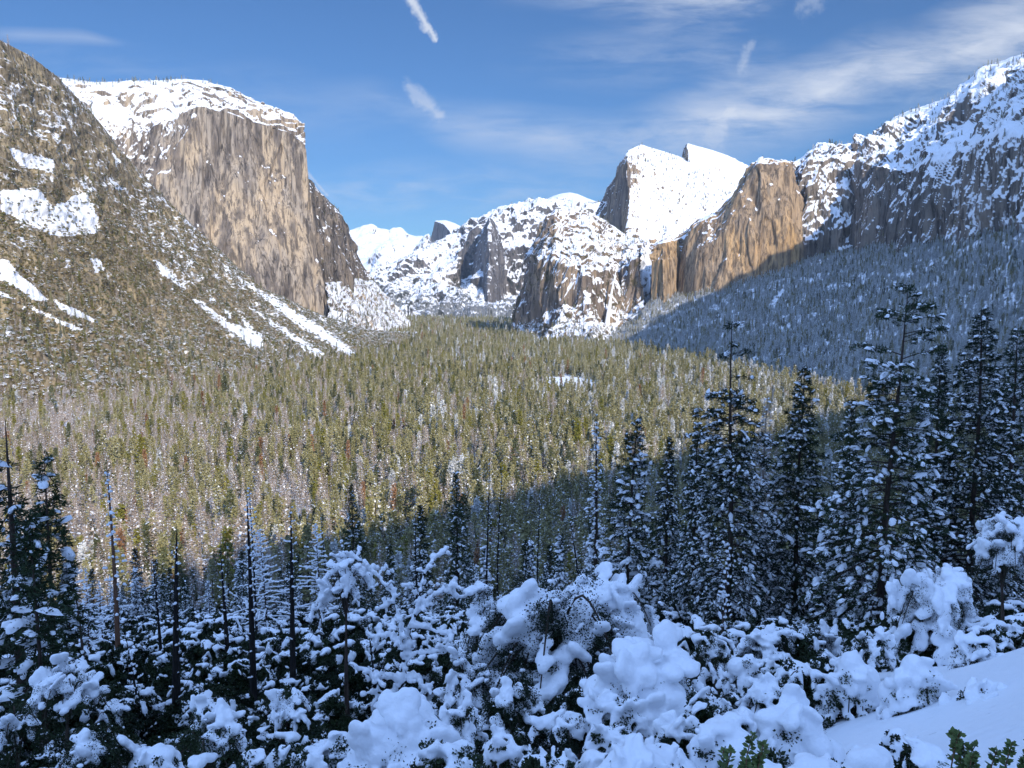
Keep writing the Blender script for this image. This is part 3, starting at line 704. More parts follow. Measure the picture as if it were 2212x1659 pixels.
def conifer(rs, h=30, rad=5, start=0.1, whorls=34, per=5, droop=0.5, rise=0.3, shape=0.9, blade=0.35, bw=0.035, bpc=12, cpm=2.2,
            snow=0.7, pad=0.4, trunk_r=None, near=True, top_bare=0.0, open_top=0, dead=False, lean=(0, 0), flat=0.25, sides=8, gap=0.0, side=0.42, sharp=0.6):
    """returns three MBs: trunk (with limbs), crown (needles), snow"""
    T, Cn, S = MB(), MB(), MB()
    tr = trunk_r or h*0.011
    zs = np.linspace(0, h, 14)
    bend = np.stack([lean[0]*(zs/h)**1.5+np.sin(zs*0.2+rs.rand()*6)*h*0.003, lean[1]*(zs/h)**1.5+np.sin(zs*0.17+rs.rand()*6)*h*0.003], 1)
    ax = np.column_stack([bend, zs-0.6])
    add_tube(T, ax, tr*(1-zs/h)**0.85*np.where(zs < h*.05, 1.25, 1)+0.02*h/30, sides, 0)
    ncl = []
    n = int(whorls*per)
    for i in range(n):
        t = start+(1-start)*((i+rs.rand()*0.8)/n)**0.92
        if top_bare and t > 1-top_bare and rs.rand() < 0.8: continue
        if gap and fbm(np.array([[t*6, i % per*3.1, h]]), 1)[0] > 0.5-gap and rs.rand() < 0.6: continue
        az = i*2.399+rs.normal()*0.5
        tt = (t-start)/(1-start)
        L = rad*((1-tt)**shape*0.93+0.05)*min(1, 0.55+tt*6)*rs.uniform(0.6, 1.15)
        if top_bare and t > 1-top_bare: L = rad*rs.uniform(.1, .35)
        if open_top and t > 1-open_top:
            if rs.rand() < .62: continue
            L = L*1.35+rad*.05
        if L < 0.15: continue
        s = np.linspace(0, 1, 6)
        rr = rise*(tt*1.5-0.25)+rs.normal()*0.1
        hz = L*(rr*s - droop*(1-0.6*tt)*s**2 + (0.10*s**4 if dead else 0.06*s**4))
        out = np.array([math.cos(az), math.sin(az), 0]); per_v = np.array([-out[1], out[0], 0])
        wob = rs.normal()*0.12*L*s**2
        z0 = t*h
        b0 = np.array([np.interp(z0, zs, bend[:, 0]), np.interp(z0, zs, bend[:, 1]), z0-0.6])
        path = b0+out*(L*s)[:, None]+per_v*wob[:, None]+np.array([0, 0, 1])*hz[:, None]
        br = max(0.012, L*0.012)*(h/30 if not near else 1)
        if near or dead: add_tube(T, path, br*(1-s*0.8)+0.006, 4 if near else 3, 0)
        # foliage clumps along the limb and on side sprays
        nc = max(2, int(L*cpm))
        u = rs.uniform(0.18, 1.02, nc)**0.8
        side_off = rs.uniform(-1, 1, nc)*side*L*(1.08-u)
        pc = np.stack([np.interp(u, s, path[:, k]) for k in range(3)], 1)+per_v*side_off[:, None]+np.array([0, 0, 1])*(rs.normal(size=nc)*0.03*L-np.abs(side_off)*0.22*droop)[:, None]
        dirs = unit(out[None]*0.8+per_v[None]*(np.sign(side_off)*0.6)[:, None]+np.array([0, 0, 1])*((rr-1.6*droop*u*(1-.6*tt))*0.8)[:, None])
        ncl.append((pc, dirs, np.full(nc, L), np.full(nc, tt)))
        if dead and snow > 0:
            m = rs.rand(5) < snow
            mid = (path[:-1]+path[1:])/2; dv = (path[1:]-path[:-1])/2
            mid, dv = mid[m], dv[m]
            w = unit(np.cross(dv, [0, 0, 1.]))*pad*0.5
            if near: add_domes(S, mid+np.array([0, 0, br*1.2]), dv*1.15, w, np.tile([0, 0, pad*0.55], (len(mid), 1)), rs, 0, 0.25)
            else: add_quads(S, mid+np.array([0, 0, br+0.03]), dv, w*0.8+np.array([0, 0, .25*pad]), 0)
    if ncl and not (dead and bpc == 0):
        pc, dr, Ls, tts = (np.concatenate([q[k] for q in ncl]) for k in range(4))
        N = len(pc)
        K = bpc
        d = np.repeat(dr, K, 0)
        rnd = unit(rs.normal(size=(N*K, 3))*np.array([1, 1, 0.6]))
        bd = unit(d*sharp+rnd*0.8)
        base = np.repeat(pc, K, 0)+rs.normal(size=(N*K, 3))*blade*0.22
        ln = blade*rs.uniform(0.6, 1.25, (N*K, 1))
        w = unit(np.cross(bd, rs.normal(size=(N*K, 3))))*bw
        add_blades(Cn, base, base+bd*ln, w, 0)
        if snow > 0 and not dead:
            m = rs.rand(N) < snow*(0.35+0.65*(1-tts)) 
            c = pc[m]; dd = dr[m]; k = len(c)
            dh = unit(dd*np.array([1, 1, 1.2])+rs.normal(size=(k, 3))*.3); sd = unit(np.cross(dh, [0, 0, 1.]))
            sz = pad*rs.uniform(0.45, 1.25, (k, 1))*rs.choice([0.7, 1, 1.3], (k, 1), p=[.5, .4, .10])
            if near:
                upv = unit(np.cross(sd, dh)+rs.normal(size=(k, 3))*.25)
                asp = rs.uniform(.8, 2.0, (k, 1))
                add_domes(S, c+np.array([0, 0, blade*0.15])+dh*blade*.2, dh*sz*asp, sd*sz*0.72, upv*sz*0.6, rs, 0, 0.6, 2 if k > 700 else 3, 6 if k > 700 else 8)
            else:
                up = unit(np.array([0, 0, 1.])+0.5*rs.normal(size=(k, 3)))
                a = unit(np.cross(up, sd))*sz*1.2; b = sd*sz*0.7
                add_quads(S, c+np.array([0, 0, blade*.25]), a, b, 0)
    return T, Cn, S
def joined(name, T, Cn, S, mats):
    """one mesh with three materials (far trees)"""
    mb = MB()
    for k, q in enumerate((T, Cn, S)):
        if not q.V: continue
        n0 = mb.n; mb.V += q.V; mb.n += q.n
        for (kk, m), f in q.F.items(): mb.F.setdefault((kk, k), []).extend([x+n0 for x in f])
    return mb.mesh(name, mats)
def bush_far(rs, r=2.2, h=2.2, n=60, snow=0.35, leaf=0.4, pad=0.55, tall=1.0):
    T, Cn, S = MB(), MB(), MB()
    d = unit(rs.normal(size=(n, 3))); d[:, 2] = np.abs(d[:, 2])
    lump = 1+0.35*fbm(d*1.6+rs.rand()*50, 2)[:, None]
    c = d*np.array([r, r, h])*rs.uniform(0.6, 1.0, (n, 1))*lump
    c[:, 2] += 0.1*h
    a = unit(np.cross(d, rs.normal(size=(n, 3))))*leaf*rs.uniform(.6, 1.3, (n, 1)); b = unit(np.cross(d+0.5*rs.normal(size=(n, 3)), a))*leaf*rs.uniform(.6, 1.3, (n, 1))
    add_quads(Cn, c, a, b, 0)
    m = (rs.rand(n) < snow*1.6*np.clip(d[:, 2]+.2, 0, 1))
    cc = c[m]+np.array([0, 0, leaf*.45]); k = len(cc)
    up = unit(np.array([0, 0, 1.])+0.45*d[m]); t1 = unit(np.cross(up, rs.normal(size=(k, 3)))); sz = pad*rs.uniform(.5, 1.3, (k, 1))
    add_quads(S, cc, t1*sz, np.cross(up, t1)*sz*0.8, 0)
    add_tube(T, [[0, 0, -.5], [0, 0, h*.5]], [.12, .08], 4, 0)
    return T, Cn, S

# far prototypes live only in collections that the scatter objects point at
def proto_collection(name, meshes):
    c = bpy.data.collections.new(name)
    for k, me in enumerate(meshes):
        o = bpy.data.objects.new('%s_%02d' % (name, k), me); c.objects.link(o)
    return c
def scatter(name, label, cat, coll, pts, rotz, scl, idx, tilt=0.04, seed=0):
    me = bpy.data.meshes.new(name); n = len(pts)
    me.vertices.add(n); me.vertices.foreach_set('co', np.asarray(pts, np.float32).ravel())
    rs = np.random.RandomState(seed)
    rot = np.stack([rs.normal(size=n)*tilt, rs.normal(size=n)*tilt, rotz], 1).astype(np.float32)
    a = me.attributes.new('rot', 'FLOAT_VECTOR', 'POINT'); a.data.foreach_set('vector', rot.ravel())
    a = me.attributes.new('scl', 'FLOAT', 'POINT'); a.data.foreach_set('value', np.asarray(scl, np.float32))
    a = me.attributes.new('idx', 'INT', 'POINT'); a.data.foreach_set('value', np.asarray(idx, np.int32))
    o = link(name, me)
    ng = bpy.data.node_groups.new(name, 'GeometryNodeTree')
    ng.interface.new_socket('Geometry', in_out='INPUT', socket_type='NodeSocketGeometry')
    ng.interface.new_socket('Geometry', in_out='OUTPUT', socket_type='NodeSocketGeometry')
    N = ng.nodes; gi = N.new('NodeGroupInput'); go = N.new('NodeGroupOutput')
    ip = N.new('GeometryNodeInstanceOnPoints'); ci = N.new('GeometryNodeCollectionInfo')
    ci.inputs['Collection'].default_value = coll; ci.inputs['Separate Children'].default_value = True; ci.inputs['Reset Children'].default_value = True
    def na(nm, tp):
        q = N.new('GeometryNodeInputNamedAttribute'); q.data_type = tp; q.inputs['Name'].default_value = nm
        return next(s for s in q.outputs if s.enabled and s.name == 'Attribute')
    e2r = N.new('FunctionNodeEulerToRotation')
    L = ng.links
    L.new(gi.outputs[0], ip.inputs['Points']); L.new(ci.outputs[0], ip.inputs['Instance'])
    ip.inputs['Pick Instance'].default_value = True
    L.new(na('idx', 'INT'), ip.inputs['Instance Index'])
    L.new(na('rot', 'FLOAT_VECTOR'), e2r.inputs[0]); L.new(e2r.outputs[0], ip.inputs['Rotation'])
    L.new(na('scl', 'FLOAT'), ip.inputs['Scale'])
    L.new(ip.outputs[0], go.inputs[0])
    md = o.modifiers.new('scatter', 'NODES'); md.node_group = ng
    tag(o, label, cat, kind='stuff')
    return o
RS = np.random.RandomState(11)
def far_conifers():
    """kinds: 0-2 green, 3-4 snow laden, 5 yellow green, 6-7 grey dead, 8 rusty, 9 dark, 10 bare pole"""
    out = []
    def mk(mats, **k):
        T, Cn, S = conifer(np.random.RandomState(RS.randint(1 << 30)), near=False, sides=4, **k)
        out.append(joined('far_tree', T, Cn, S, mats))
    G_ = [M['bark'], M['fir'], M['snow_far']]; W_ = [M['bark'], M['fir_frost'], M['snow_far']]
    base = dict(h=25, whorls=21, per=3, blade=1.2, bw=0.36, bpc=5, cpm=1.3, start=.06)
    for q in (dict(rad=5.2, snow=.8, pad=.38), dict(rad=6.2, snow=1.0, pad=.42, droop=.7), dict(rad=4.4, snow=.7, pad=.36, shape=1.1)): mk(G_, **{**base, **q})
    for q in (dict(rad=5.6, snow=1.7, pad=.55, droop=.8), dict(rad=4.8, snow=2.0, pad=.52, droop=.9)): mk(G_, **{**base, **q})
    mk([M['bark'], M['fir_yellow'], M['snow_far']], **{**base, **dict(rad=3.6, snow=.25, pad=.45, shape=.7)})
    for q in (dict(rad=4.6, snow=1.3, pad=.36), dict(rad=3.4, snow=1.5, pad=.38)):
        mk([M['bark_grey'], M['dead'], M['snow_far']], **{**base, **dict(bpc=3, bw=.13, blade=1.4, cpm=1.4), **q})
    mk([M['bark_red'], M['rust'], M['snow_far']], **{**base, **dict(rad=3.2, snow=.3, pad=.4)})
    mk([M['bark'], M['fir_dark'], M['snow_far']], **{**base, **dict(rad=5.4, snow=.5, pad=.5)})
    mk([M['bark_grey'], M['dead'], M['snow_far']], **{**base, **dict(rad=1.6, whorls=9, bpc=1, bw=.06, cpm=1.2, snow=.4, pad=.3)})
    for q in (dict(rad=5.6, snow=1.2, pad=.7, droop=.9), dict(rad=4.8, snow=1.0, pad=.6, droop=1.0)): mk(W_, **{**base, **q})
    for q, (lm, sn) in enumerate(((M['dead'], .9), (M['brush_green'], .8))):
        rs = np.random.RandomState(250+q)
        T, Cn, S = bush_far(rs, r=5.5, h=10, n=260, snow=sn, leaf=.7, pad=.62); out.append(joined('far_oak', T, Cn, S, [M['bark'], lm, M['snow_far']]))
    return out
far_meshes = far_conifers()
def far_bushes():
    out = []
    for q in range(6):
        rs = np.random.RandomState(200+q)
        T, Cn, S = bush_far(rs, r=rs.uniform(1.6, 2.6), h=rs.uniform(1.6, 3.0), n=46, snow=[.16, .26, .34, .12, .7, 1.0][q])
        out.append(joined('far_bush', T, Cn, S, [M['bark'], M['brush'] if q % 2 == 0 else M['brush_green'], M['snow_far']]))
    return out
bush_meshes = far_bushes()
C_tree = proto_collection('protos_tree', far_meshes)
C_bush = proto_collection('protos_bush', bush_meshes)
# ------------------------------------------------------------------ forests
def in_valley(x, y):
    """between the foot of the left talus and the foot of the wooded slope"""
    lx = np.interp(y, LBASE[3:, 1], LBASE[3:, 0]); lx = np.where(y < LBASE[3, 1], -1e9, lx); lx = np.where(y > 2950, -420-(y-2950)*.13, lx)
    rb = np.array([(FX(px, d), d) for px, d in ab2][::-1])
    rx = np.interp(y, rb[:, 1], rb[:, 0]); rx = np.where(y > 2900, 60-(y-2900)*0.01, rx)
    return (x > lx-25) & (x < rx+15)
def valley_points():
    rs = np.random.RandomState(3); out = []
    for y0, y1, s in ((330, 900, 7.6), (900, 1800, 10.5), (1800, 3500, 16), (3500, 7300, 26)):
        ys = np.arange(y0, y1, s)
        for y in ys:
            hw = y*0.68+40
            x = np.arange(-hw, hw, s)
            out.append(np.stack([x+rs.uniform(-.5, .5, len(x))*s*1.1, y+rs.uniform(-.5, .5, len(x))*s*1.1], 1))
    q = np.concatenate(out); x, y = q.T
    k = in_valley(x, y) & ~(((x-95)/62)**2+((y-1500)/165)**2+.9*fbm(np.stack([x/40, y/40, x*0+2], -1), 3) < .9) & (rs.rand(len(x)) < .93)
    k &= fbm(np.stack([x/60, y/60, x*0+4], -1), 2) > -0.55
    x, y = x[k], y[k]
    z = G(x, y)
    n = len(x)
    scl = np.clip(rs.normal(.92, .27, n), .4, 1.6)*(1+.25*fbm(np.stack([x/130, y/130, x*0], -1), 2))
    scl = np.where(y > 3500, scl*1.15, scl)
    # which kind: grey dead stands to the left, snow laden to the right and near
    f = fbm(np.stack([x/110, y/110, x*0+9], -1), 3)
    a = x/np.maximum(y, 1)
    pd = np.clip(.28+f*.9-(a+.1)*.9, .04, .75)*np.where(y > 1600, .5, 1)
    ps = np.clip(.34+(a-.0)*1.5+.25*sst(900, 400, y)-f*.5, .10, .8)
    u = rs.rand(n); v = rs.rand(n)
    idx = np.where(u < pd, rs.choice([6, 7, 6, 7, 7, 10], n), np.where(v < ps, rs.choice([3, 4, 11, 3, 4], n), rs.choice([0, 1, 2, 0, 1, 2, 9, 5], n)))
    idx = np.where(rs.rand(n) < .008*np.clip(1-a*3, 0, 2), 8, idx)
    oak = (fbm(np.stack([x/45, y/45, x*0+21], -1), 2)+rs.normal(size=n)*.12) > .30
    idx = np.where(oak, rs.choice([13, 14, 13], n), idx)
    return np.stack([x, y, z], 1), scl, idx, rs.uniform(0, 6.28, n)
VP, VS, VI, VR = valley_points()
# the nearest of them become trees of their own further down
_d = VP[:, 1]; _px, _py = proj(VP)
_vis = (_px > -40) & (_px < 2252)
_order = np.argsort(np.where(_vis, _d-VS*60, 1e9))
N_OWN = 130
own = _order[:N_OWN]
rest = np.ones(len(VP), bool); rest[own] = False
_in = (_px > -260) & (_px < 2472)
rest &= _in
scatter('valley_forest', 'dense conifer forest covering the sunlit valley floor', 'forest', C_tree, VP[rest], VR[rest], VS[rest], VI[rest], seed=5)

def loft_points(name, step, seed, vmin=0, vmax=1, over=1):
    """points spread evenly (by surface) over one of the mountains"""
    L = LOFT[name]; S = L['S']; rs = np.random.RandomState(seed)
    a = S[1:, :-1]-S[:-1, :-1]; b = S[:-1, 1:]-S[:-1, :-1]
    ar = np.linalg.norm(np.cross(a, b), axis=2)
    w = ar.ravel(); n = rs.poisson(w.sum()/step**2)
    c = np.searchsorted(np.cumsum(w)/w.sum(), rs.rand(n)); c = np.clip(c, 0, w.size-1)
    i, j = np.divmod(c, ar.shape[1])
    p, q = rs.rand(n, 1), rs.rand(n, 1)
    pt = S[i, j]+a[i, j]*p+b[i, j]*q
    return pt, L['V'][i, j], L['U'][i, j], L['n'][i, j], rs
# brush on the talus slope, with the avalanche chutes left open
def slope_brush():
    pt, v, u, n, rs = loft_points('talus_slope', 6.3, 41)
    px, py = proj(pt)
    jx, jy = rs.normal(size=len(px))*3.2, rs.normal(size=len(px))*3.2
    k = (px > -200) & (px < 930)
    for i, c in enumerate(CHUTES): k &= ~(inside(px+jx, py+jy, c) & (rs.rand(len(px)) < (.985 if i < 11 else .6)))
    f = fbm(pt/90, 3); hi = sst(470, 250, py+px*-.25)
    dens = np.clip(.95-.62*hi+f*.6-.5*sst(.1, .5, f)*sst(300, 120, py), .12, 1)
    k &= rs.rand(len(px)) < dens
    k &= fbm(pt/38+5, 2) > -.42
    pt, v, u, px, py, hi = pt[k], v[k], u[k], px[k], py[k], hi[k]; m = len(pt)
    low = sst(640, 800, py+.1*px)
    g = fbm(pt/140+3, 2)
    r = rs.rand(m)
    idx = np.where(r < .10+.32*low+.2*hi, rs.choice([4, 5, 2], m), np.where(rs.rand(m) < .5+.6*g, rs.choice([0, 2, 0], m), rs.choice([1, 3, 3], m)))
    scl = rs.uniform(.7, 1.55, m)*(1+.4*low)*(1-.15*hi)
    scatter('hillside_brush', 'olive brush dusted with snow on the left talus slope', 'brush', C_bush, pt, rs.uniform(0, 6.28, m), scl, idx, .1, 6)
    # scattered trees: thick at the foot of the slope, few above
    pt, v, u, n, rs = loft_points('talus_slope', 10.5, 43)
    px, py = proj(pt); k = (px > -200) & (px < 930)
    for c in CHUTES: k &= ~inside(px, py, c)
    pr = np.clip(.75*sst(.42, .0, v)+.05*sst(1, .4, v)+.012, 0, 1)
    k &= rs.rand(len(px)) < pr
    pt, py = pt[k], py[k]; m = len(pt)
    idx = rs.choice([6, 7, 10, 0, 2, 9, 5, 1, 3], m, p=[.2, .17, .1, .15, .12, .1, .06, .06, .04])
    scatter('hillside_trees', 'scattered grey and green trees on the left talus slope', 'trees', C_tree, pt, rs.uniform(0, 6.28, m), rs.uniform(.35, .85, m), idx, seed=7)
slope_brush()
def slope_forest():
    pt, v, u, n, rs = loft_points('wooded_slope', 9.0, 51)
    px, py = proj(pt); k = (px > 1280) & (px < 2500)
    f = fbm(pt/120, 3)
    k &= rs.rand(len(px)) < np.clip(.97+f*.4, .2, 1)
    k &= ~inside(px, py, [(1655,665),(1690,625),(1700,630),(1672,668)])
    pt = pt[k]; m = len(pt)
    idx = rs.choice([3, 4, 11, 12, 9, 0, 7], m, p=[.10, .12, .38, .30, .04, .03, .03])
    scatter('slope_forest', 'frosted conifer forest on the shaded slope under the rock wall', 'forest', C_tree, pt, rs.uniform(0, 6.28, m), rs.uniform(.45, .9, m), idx, seed=8)
slope_forest()
def mountain_trees():
    P_, S_, I_ = [], [], []
    def put(name, step, seed, dens, size, kinds, xr=None):
        pt, v, u, n, rs = loft_points(name, step, seed)
        k = rs.rand(len(pt)) < dens(pt, v, u, n)
        px, py = proj(pt); k &= (px > -100) & (px < 2450)
        pt = pt[k]; P_.append(pt); S_.append(rs.uniform(size[0], size[1], len(pt))); I_.append(rs.choice(kinds, len(pt)))
    flat = lambda n: sst(.2, .5, n[:, 2])
    put('tan_wall', 17, 61, lambda p, v, u, n: flat(n)*sst(.84, .95, v)*(.25+.9*sst(.96, 1, v))*sst(.75, .2, u)+.10*sst(.8, .95, v)*sst(.3, .7, n[:, 2]), (.35, .8), [11, 3, 4, 9, 7])
    put('talus_slope', 14, 62, lambda p, v, u, n: .35*sst(.97, 1, v), (.25, .6), [0, 9, 7, 6])
    put('middle_peak', 22, 63, lambda p, v, u, n: flat(n)*(.22+.5*fbm(p/150, 2))*sst(.2, .35, u), (.35, .75), [0, 9, 1, 9])
    put('waterfall_cliff', 17, 64, lambda p, v, u, n: flat(n)*(.24+.7*fbm(p/120, 2)+.4*sst(.3, .05, v)), (.35, .75), [0, 9, 1, 3, 7])
    put('long_ridge', 30, 65, lambda p, v, u, n: flat(n)*(.10+.5*fbm(p/350, 2)+.75*sst(.9, .97, v)+.6*sst(.3, .05, v)), (.5, .9), [9, 11, 12, 1, 3])
    put('right_wall', 16, 66, lambda p, v, u, n: sst(.1, .4, n[:, 2])*(.10+.5*fbm(p/90, 3)+.4*sst(.3, .05, v)+.25*sst(.9, 1, v)), (.35, .8), [3, 11, 12, 9, 4])
    put('leaning_tower', 18, 67, lambda p, v, u, n: flat(n)*(.3*sst(.9, 1, v))+.7*sst(.12, .03, v), (.3, .7), [3, 0, 9, 4])
    put('lower_buttress', 16, 68, lambda p, v, u, n: flat(n)*.35+.8*sst(.45, .2, v)*sst(.7, .3, u), (.4, .8), [0, 9, 2, 7])
    put('east_wall', 22, 69, lambda p, v, u, n: flat(n)*.3+.25*sst(.95, 1, v), (.3, .6), [0, 9])
    put('mid_domes', 50, 70, lambda p, v, u, n: flat(n)*np.clip(.05+.6*fbm(p/400, 2), 0, 1), (.6, 1.0), [9, 12])
    put('white_dome', 40, 71, lambda p, v, u, n: sst(.45, .2, v)*.7, (.5, .9), [9, 12])
    P_, S_, I_ = np.concatenate(P_), np.concatenate(S_), np.concatenate(I_)
    scatter('mountain_trees', 'small trees dotting the cliffs and skyline ridges', 'trees', C_tree, P_, np.random.RandomState(9).uniform(0, 6.28, len(P_)), S_, I_, seed=9)
    return len(P_)
mountain_trees()
# ------------------------------------------------------------------ trees and shrubs near the viewpoint
def thing(name, loc, label, cat, group=None, rz=0):
    o = bpy.data.objects.new(name, None); COL.objects.link(o)
    o.location = loc; o.rotation_euler = (0, 0, rz); o.empty_display_size = 0.5
    return tag(o, label, cat, group)
def parts_of(T, Cn, S, bark, leaf, snow='snow', names=('trunk', 'crown', 'snow_clumps')):
    out = []
    for q, nm, mt in ((T, names[0], bark), (Cn, names[1], leaf), (S, names[2], snow)):
        me = q.mesh(nm, [M[mt]], smooth=(nm != names[1]))
        if me: out.append((nm, me))
    return out
def put_parts(root, parts):
    for nm, me in parts: link(nm, me, root)
def at_pixel(px, D):
    x = FX(px, D); return np.array([x, D, float(G(x, D))])
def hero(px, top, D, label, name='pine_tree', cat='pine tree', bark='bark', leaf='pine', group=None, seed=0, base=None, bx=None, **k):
    """a tree whose tip stands at photo pixel (px, top); bx: pixel column of its foot"""
    loc = at_pixel(bx if bx is not None else px, D)
    tipw = P(px, top, D); h = tipw[2]-loc[2]
    k.setdefault('lean', (tipw[0]-loc[0], 0))
    T, Cn, S = conifer(np.random.RandomState(seed), h=h, **k)
    r = thing(name, loc, label, cat, group)
    put_parts(r, parts_of(T, Cn, S, bark, leaf))
    return r
BIG = dict(blade=.46, bw=.042, bpc=16, cpm=4.4, pad=.25, snow=.9, side=.5, whorls=32, per=6, droop=.45, rise=.35, start=.06)
hero(1962, 610, 83, 'tallest dark pine with an open top of snow tipped boughs', seed=1, bx=1925, rad=10.2, shape=.82, gap=.26, open_top=.24, **{**BIG, 'pad': .34, 'whorls': 34, 'snow': .62})
hero(2122, 655, 92, 'broad dark fir with a dense pointed top beside the tallest pine', 'fir_tree', 'fir tree', seed=2, bx=2125, rad=8.8, **{**BIG, 'droop': .6, 'shape': .8})
hero(2200, 700, 104, 'fir at the right edge of the view with a brownish top', 'fir_tree', 'fir tree', seed=3, rad=7.6, **{**BIG, 'snow': .7})
hero(2036, 745, 98, 'fir squeezed between the tallest pine and the broad fir', 'fir_tree', 'fir tree', seed=4, rad=5.5, **{**BIG, 'snow': .6})
hero(1737, 782, 96, 'dense pointed fir between the bare topped pine and the tallest pine', 'fir_tree', 'fir tree', seed=5, bx=1735, rad=7.2, **{**BIG, 'snow': .75, 'droop': .6})
hero(1582, 682, 92, 'pine with a dead bare top standing clear of its crown', seed=6, bx=1588, rad=7.4, top_bare=.22, trunk_r=.38, gap=.2, **{**BIG, 'droop': .65, 'shape': .55})
hero(1657, 850, 108, 'lacy snow covered fir behind the bare topped pine', 'fir_tree', 'fir tree', leaf='dead', bark='bark_grey', seed=7, rad=4.2, **{**BIG, 'bpc': 5, 'snow': 1.1, 'droop': .8})
hero(1842, 862, 112, 'smaller fir just left of the tallest pine', 'fir_tree', 'fir tree', seed=8, rad=5.2, **{**BIG, 'snow': .8, 'droop': .7})
hero(1380, 888, 98, 'pine with heavy snow slabs on its lower boughs', seed=9, bx=1356, rad=6.0, gap=.28, **{**BIG, 'pad': .34, 'snow': .75, 'whorls': 26})
hero(1290, 880, 122, 'thin ragged snag with short twigs left of the snow slab pine', 'dead_tree', 'dead tree', bark='bark', leaf='pine', seed=10, rad=2.6, **{**BIG, 'bpc': 3, 'snow': .8})
hero(1447, 935, 118, 'narrow snowy fir right of the snow slab pine', 'fir_tree', 'fir tree', seed=11, rad=4.0, **{**BIG, 'snow': 1.0, 'droop': .8})
hero(1508, 905, 110, 'snowy fir with drooping boughs left of the bare topped pine', 'fir_tree', 'fir tree', seed=12, rad=4.6, **{**BIG, 'snow': .95, 'droop': .8})
hero(985, 1015, 142, 'small dark fir with a snowy skirt in the middle of the slope', 'fir_tree', 'fir tree', seed=13, rad=4.2, **{**BIG, 'blade': .55, 'bw': .05, 'bpc': 10, 'snow': .7})
hero(757, 1040, 150, 'small dark bushy topped pine left of the middle', seed=14, rad=3.6, gap=.2, **{**BIG, 'blade': .55, 'bw': .05, 'bpc': 10, 'snow': .6})
hero(536, 1030, 74, 'slim dark pole pine behind the charred trunk', 'dead_tree', 'dead tree', bark='burnt', leaf='pine', seed=15, rad=1.8, dead=True, bpc=0, snow=.5, pad=.2, whorls=20, per=3, droop=-.35, rise=-.1, start=.2, trunk_r=.14)
# thin poles
for i, (px, top, D, bx, lb) in enumerate([
    (1057, 952, 150, 1050, 'thin dark pole leaning slightly right beside a thinner pole'), (1085, 985, 148, 1072, 'thin dark pole just right of its taller neighbour'),
    (1166, 1040, 155, 1162, 'bare thin dark pole in the middle of the shaded slope'), (897, 1050, 140, 893, 'thin ragged pole left of the small dark fir'),
    (690, 1080, 150, 694, 'thin pole right of the tall charred trunks'), (1225, 1075, 132, 1262, 'thin pole leaning left below the ragged snag')]):
    hero(px, top, D, lb, 'dead_tree', 'dead tree', bark='burnt', seed=40+i, bx=bx, rad=1.5, dead=True, bpc=0, snow=.45, pad=.22, whorls=16, per=3, droop=-.3, rise=-.05, start=.12, trunk_r=.2)
# charred trunks with short upturned limbs holding snow
CH = dict(dead=True, bpc=0, snow=.5, pad=.17, whorls=13, per=3, droop=-.55, rise=-.30, start=.10, sides=12)
for i, (px, top, bx, base, D, r, rad, lb) in enumerate([
    (383, 1112, 345, 1600, 46, .30, 1.5, 'charred trunk leaning to the right with little crescents of snow'),
    (531, 1045, 525, 1530, 56, .27, 2.2, 'tall straight charred trunk with bowed twigs near its top'),
    (628, 1062, 612, 1580, 55, .26, 1.9, 'tall charred trunk just left of the snow laden oak'),
    (476, 1165, 470, 1380, 66, .24, 1.3, 'short charred trunk with stacked tufts of snow'),
    (328, 1158, 320, 1300, 70, .17, .9, 'slender charred trunk left of the leaning one'),
    (790, 1300, 800, 1560, 52, .12, .8, 'thin dark stem left of the oak trunk'),
    (265, 1330, 270, 1600, 44, .10, .9, 'thin dark stem in the deep shade at the left')]):
    hero(px, top, D, lb, 'charred_trunk', 'dead tree', bark='burnt', seed=60+i, bx=bx, rad=rad, trunk_r=r, **CH)
hero(229, 985, 78, 'reddish weathered trunk whose top catches the sunlight', 'dead_tree', 'dead tree', bark='bark_red', seed=70, bx=224, rad=2.0, trunk_r=.27, **{**CH, 'start': .25, 'droop': .25, 'rise': .1, 'pad': .34})
hero(1577, 1130, 50, 'small bare snag stacked with snow among the right hand shrubs', 'dead_tree', 'dead tree', bark='bark', seed=71, bx=1572, rad=1.1, trunk_r=.12, **{**CH, 'whorls': 13, 'pad': .24})
# left edge group
hero(8, 880, 44, 'thick dark broken topped pine at the left edge', seed=72, bx=2, rad=2.2, trunk_r=.32, top_bare=.2, gap=.42, lean=(0, 0), **{**BIG, 'pad': .34, 'snow': .25, 'whorls': 13, 'start': .3})
hero(92, 965, 50, 'dark bushy pine with snow pillows left of the reddish trunk', seed=73, bx=85, rad=2.6, gap=.42, **{**BIG, 'pad': .34, 'snow': .28, 'whorls': 15, 'start': .35})
hero(60, 1085, 40, 'low dark pine under the bushy one at the left edge', seed=74, bx=50, gap=.4, rad=2.6, **{**BIG, 'pad': .34, 'snow': .3, 'whorls': 14})
hero(150, 1180, 60, 'dark bare limbed tree with layered snowy boughs at the left', 'dead_tree', 'dead tree', bark='bark', seed=75, rad=3.6, **{**CH, 'droop': .3, 'rise': .2, 'pad': .24, 'whorls': 22, 'start': .15})
hero(560, 1130, 84, 'bare fir with combed snowy boughs between the charred trunks', 'dead_tree', 'dead tree', bark='bark', seed=76, rad=4.4, **{**CH, 'droop': .35, 'rise': .25, 'pad': .2, 'whorls': 26, 'per': 4, 'start': .1, 'snow': .9})
hero(680, 1120, 88, 'bare fir with combed snowy boughs right of the charred trunks', 'dead_tree', 'dead tree', bark='bark', seed=77, rad=4.2, **{**CH, 'droop': .35, 'rise': .25, 'pad': .2, 'whorls': 26, 'per': 4, 'start': .1, 'snow': .9})

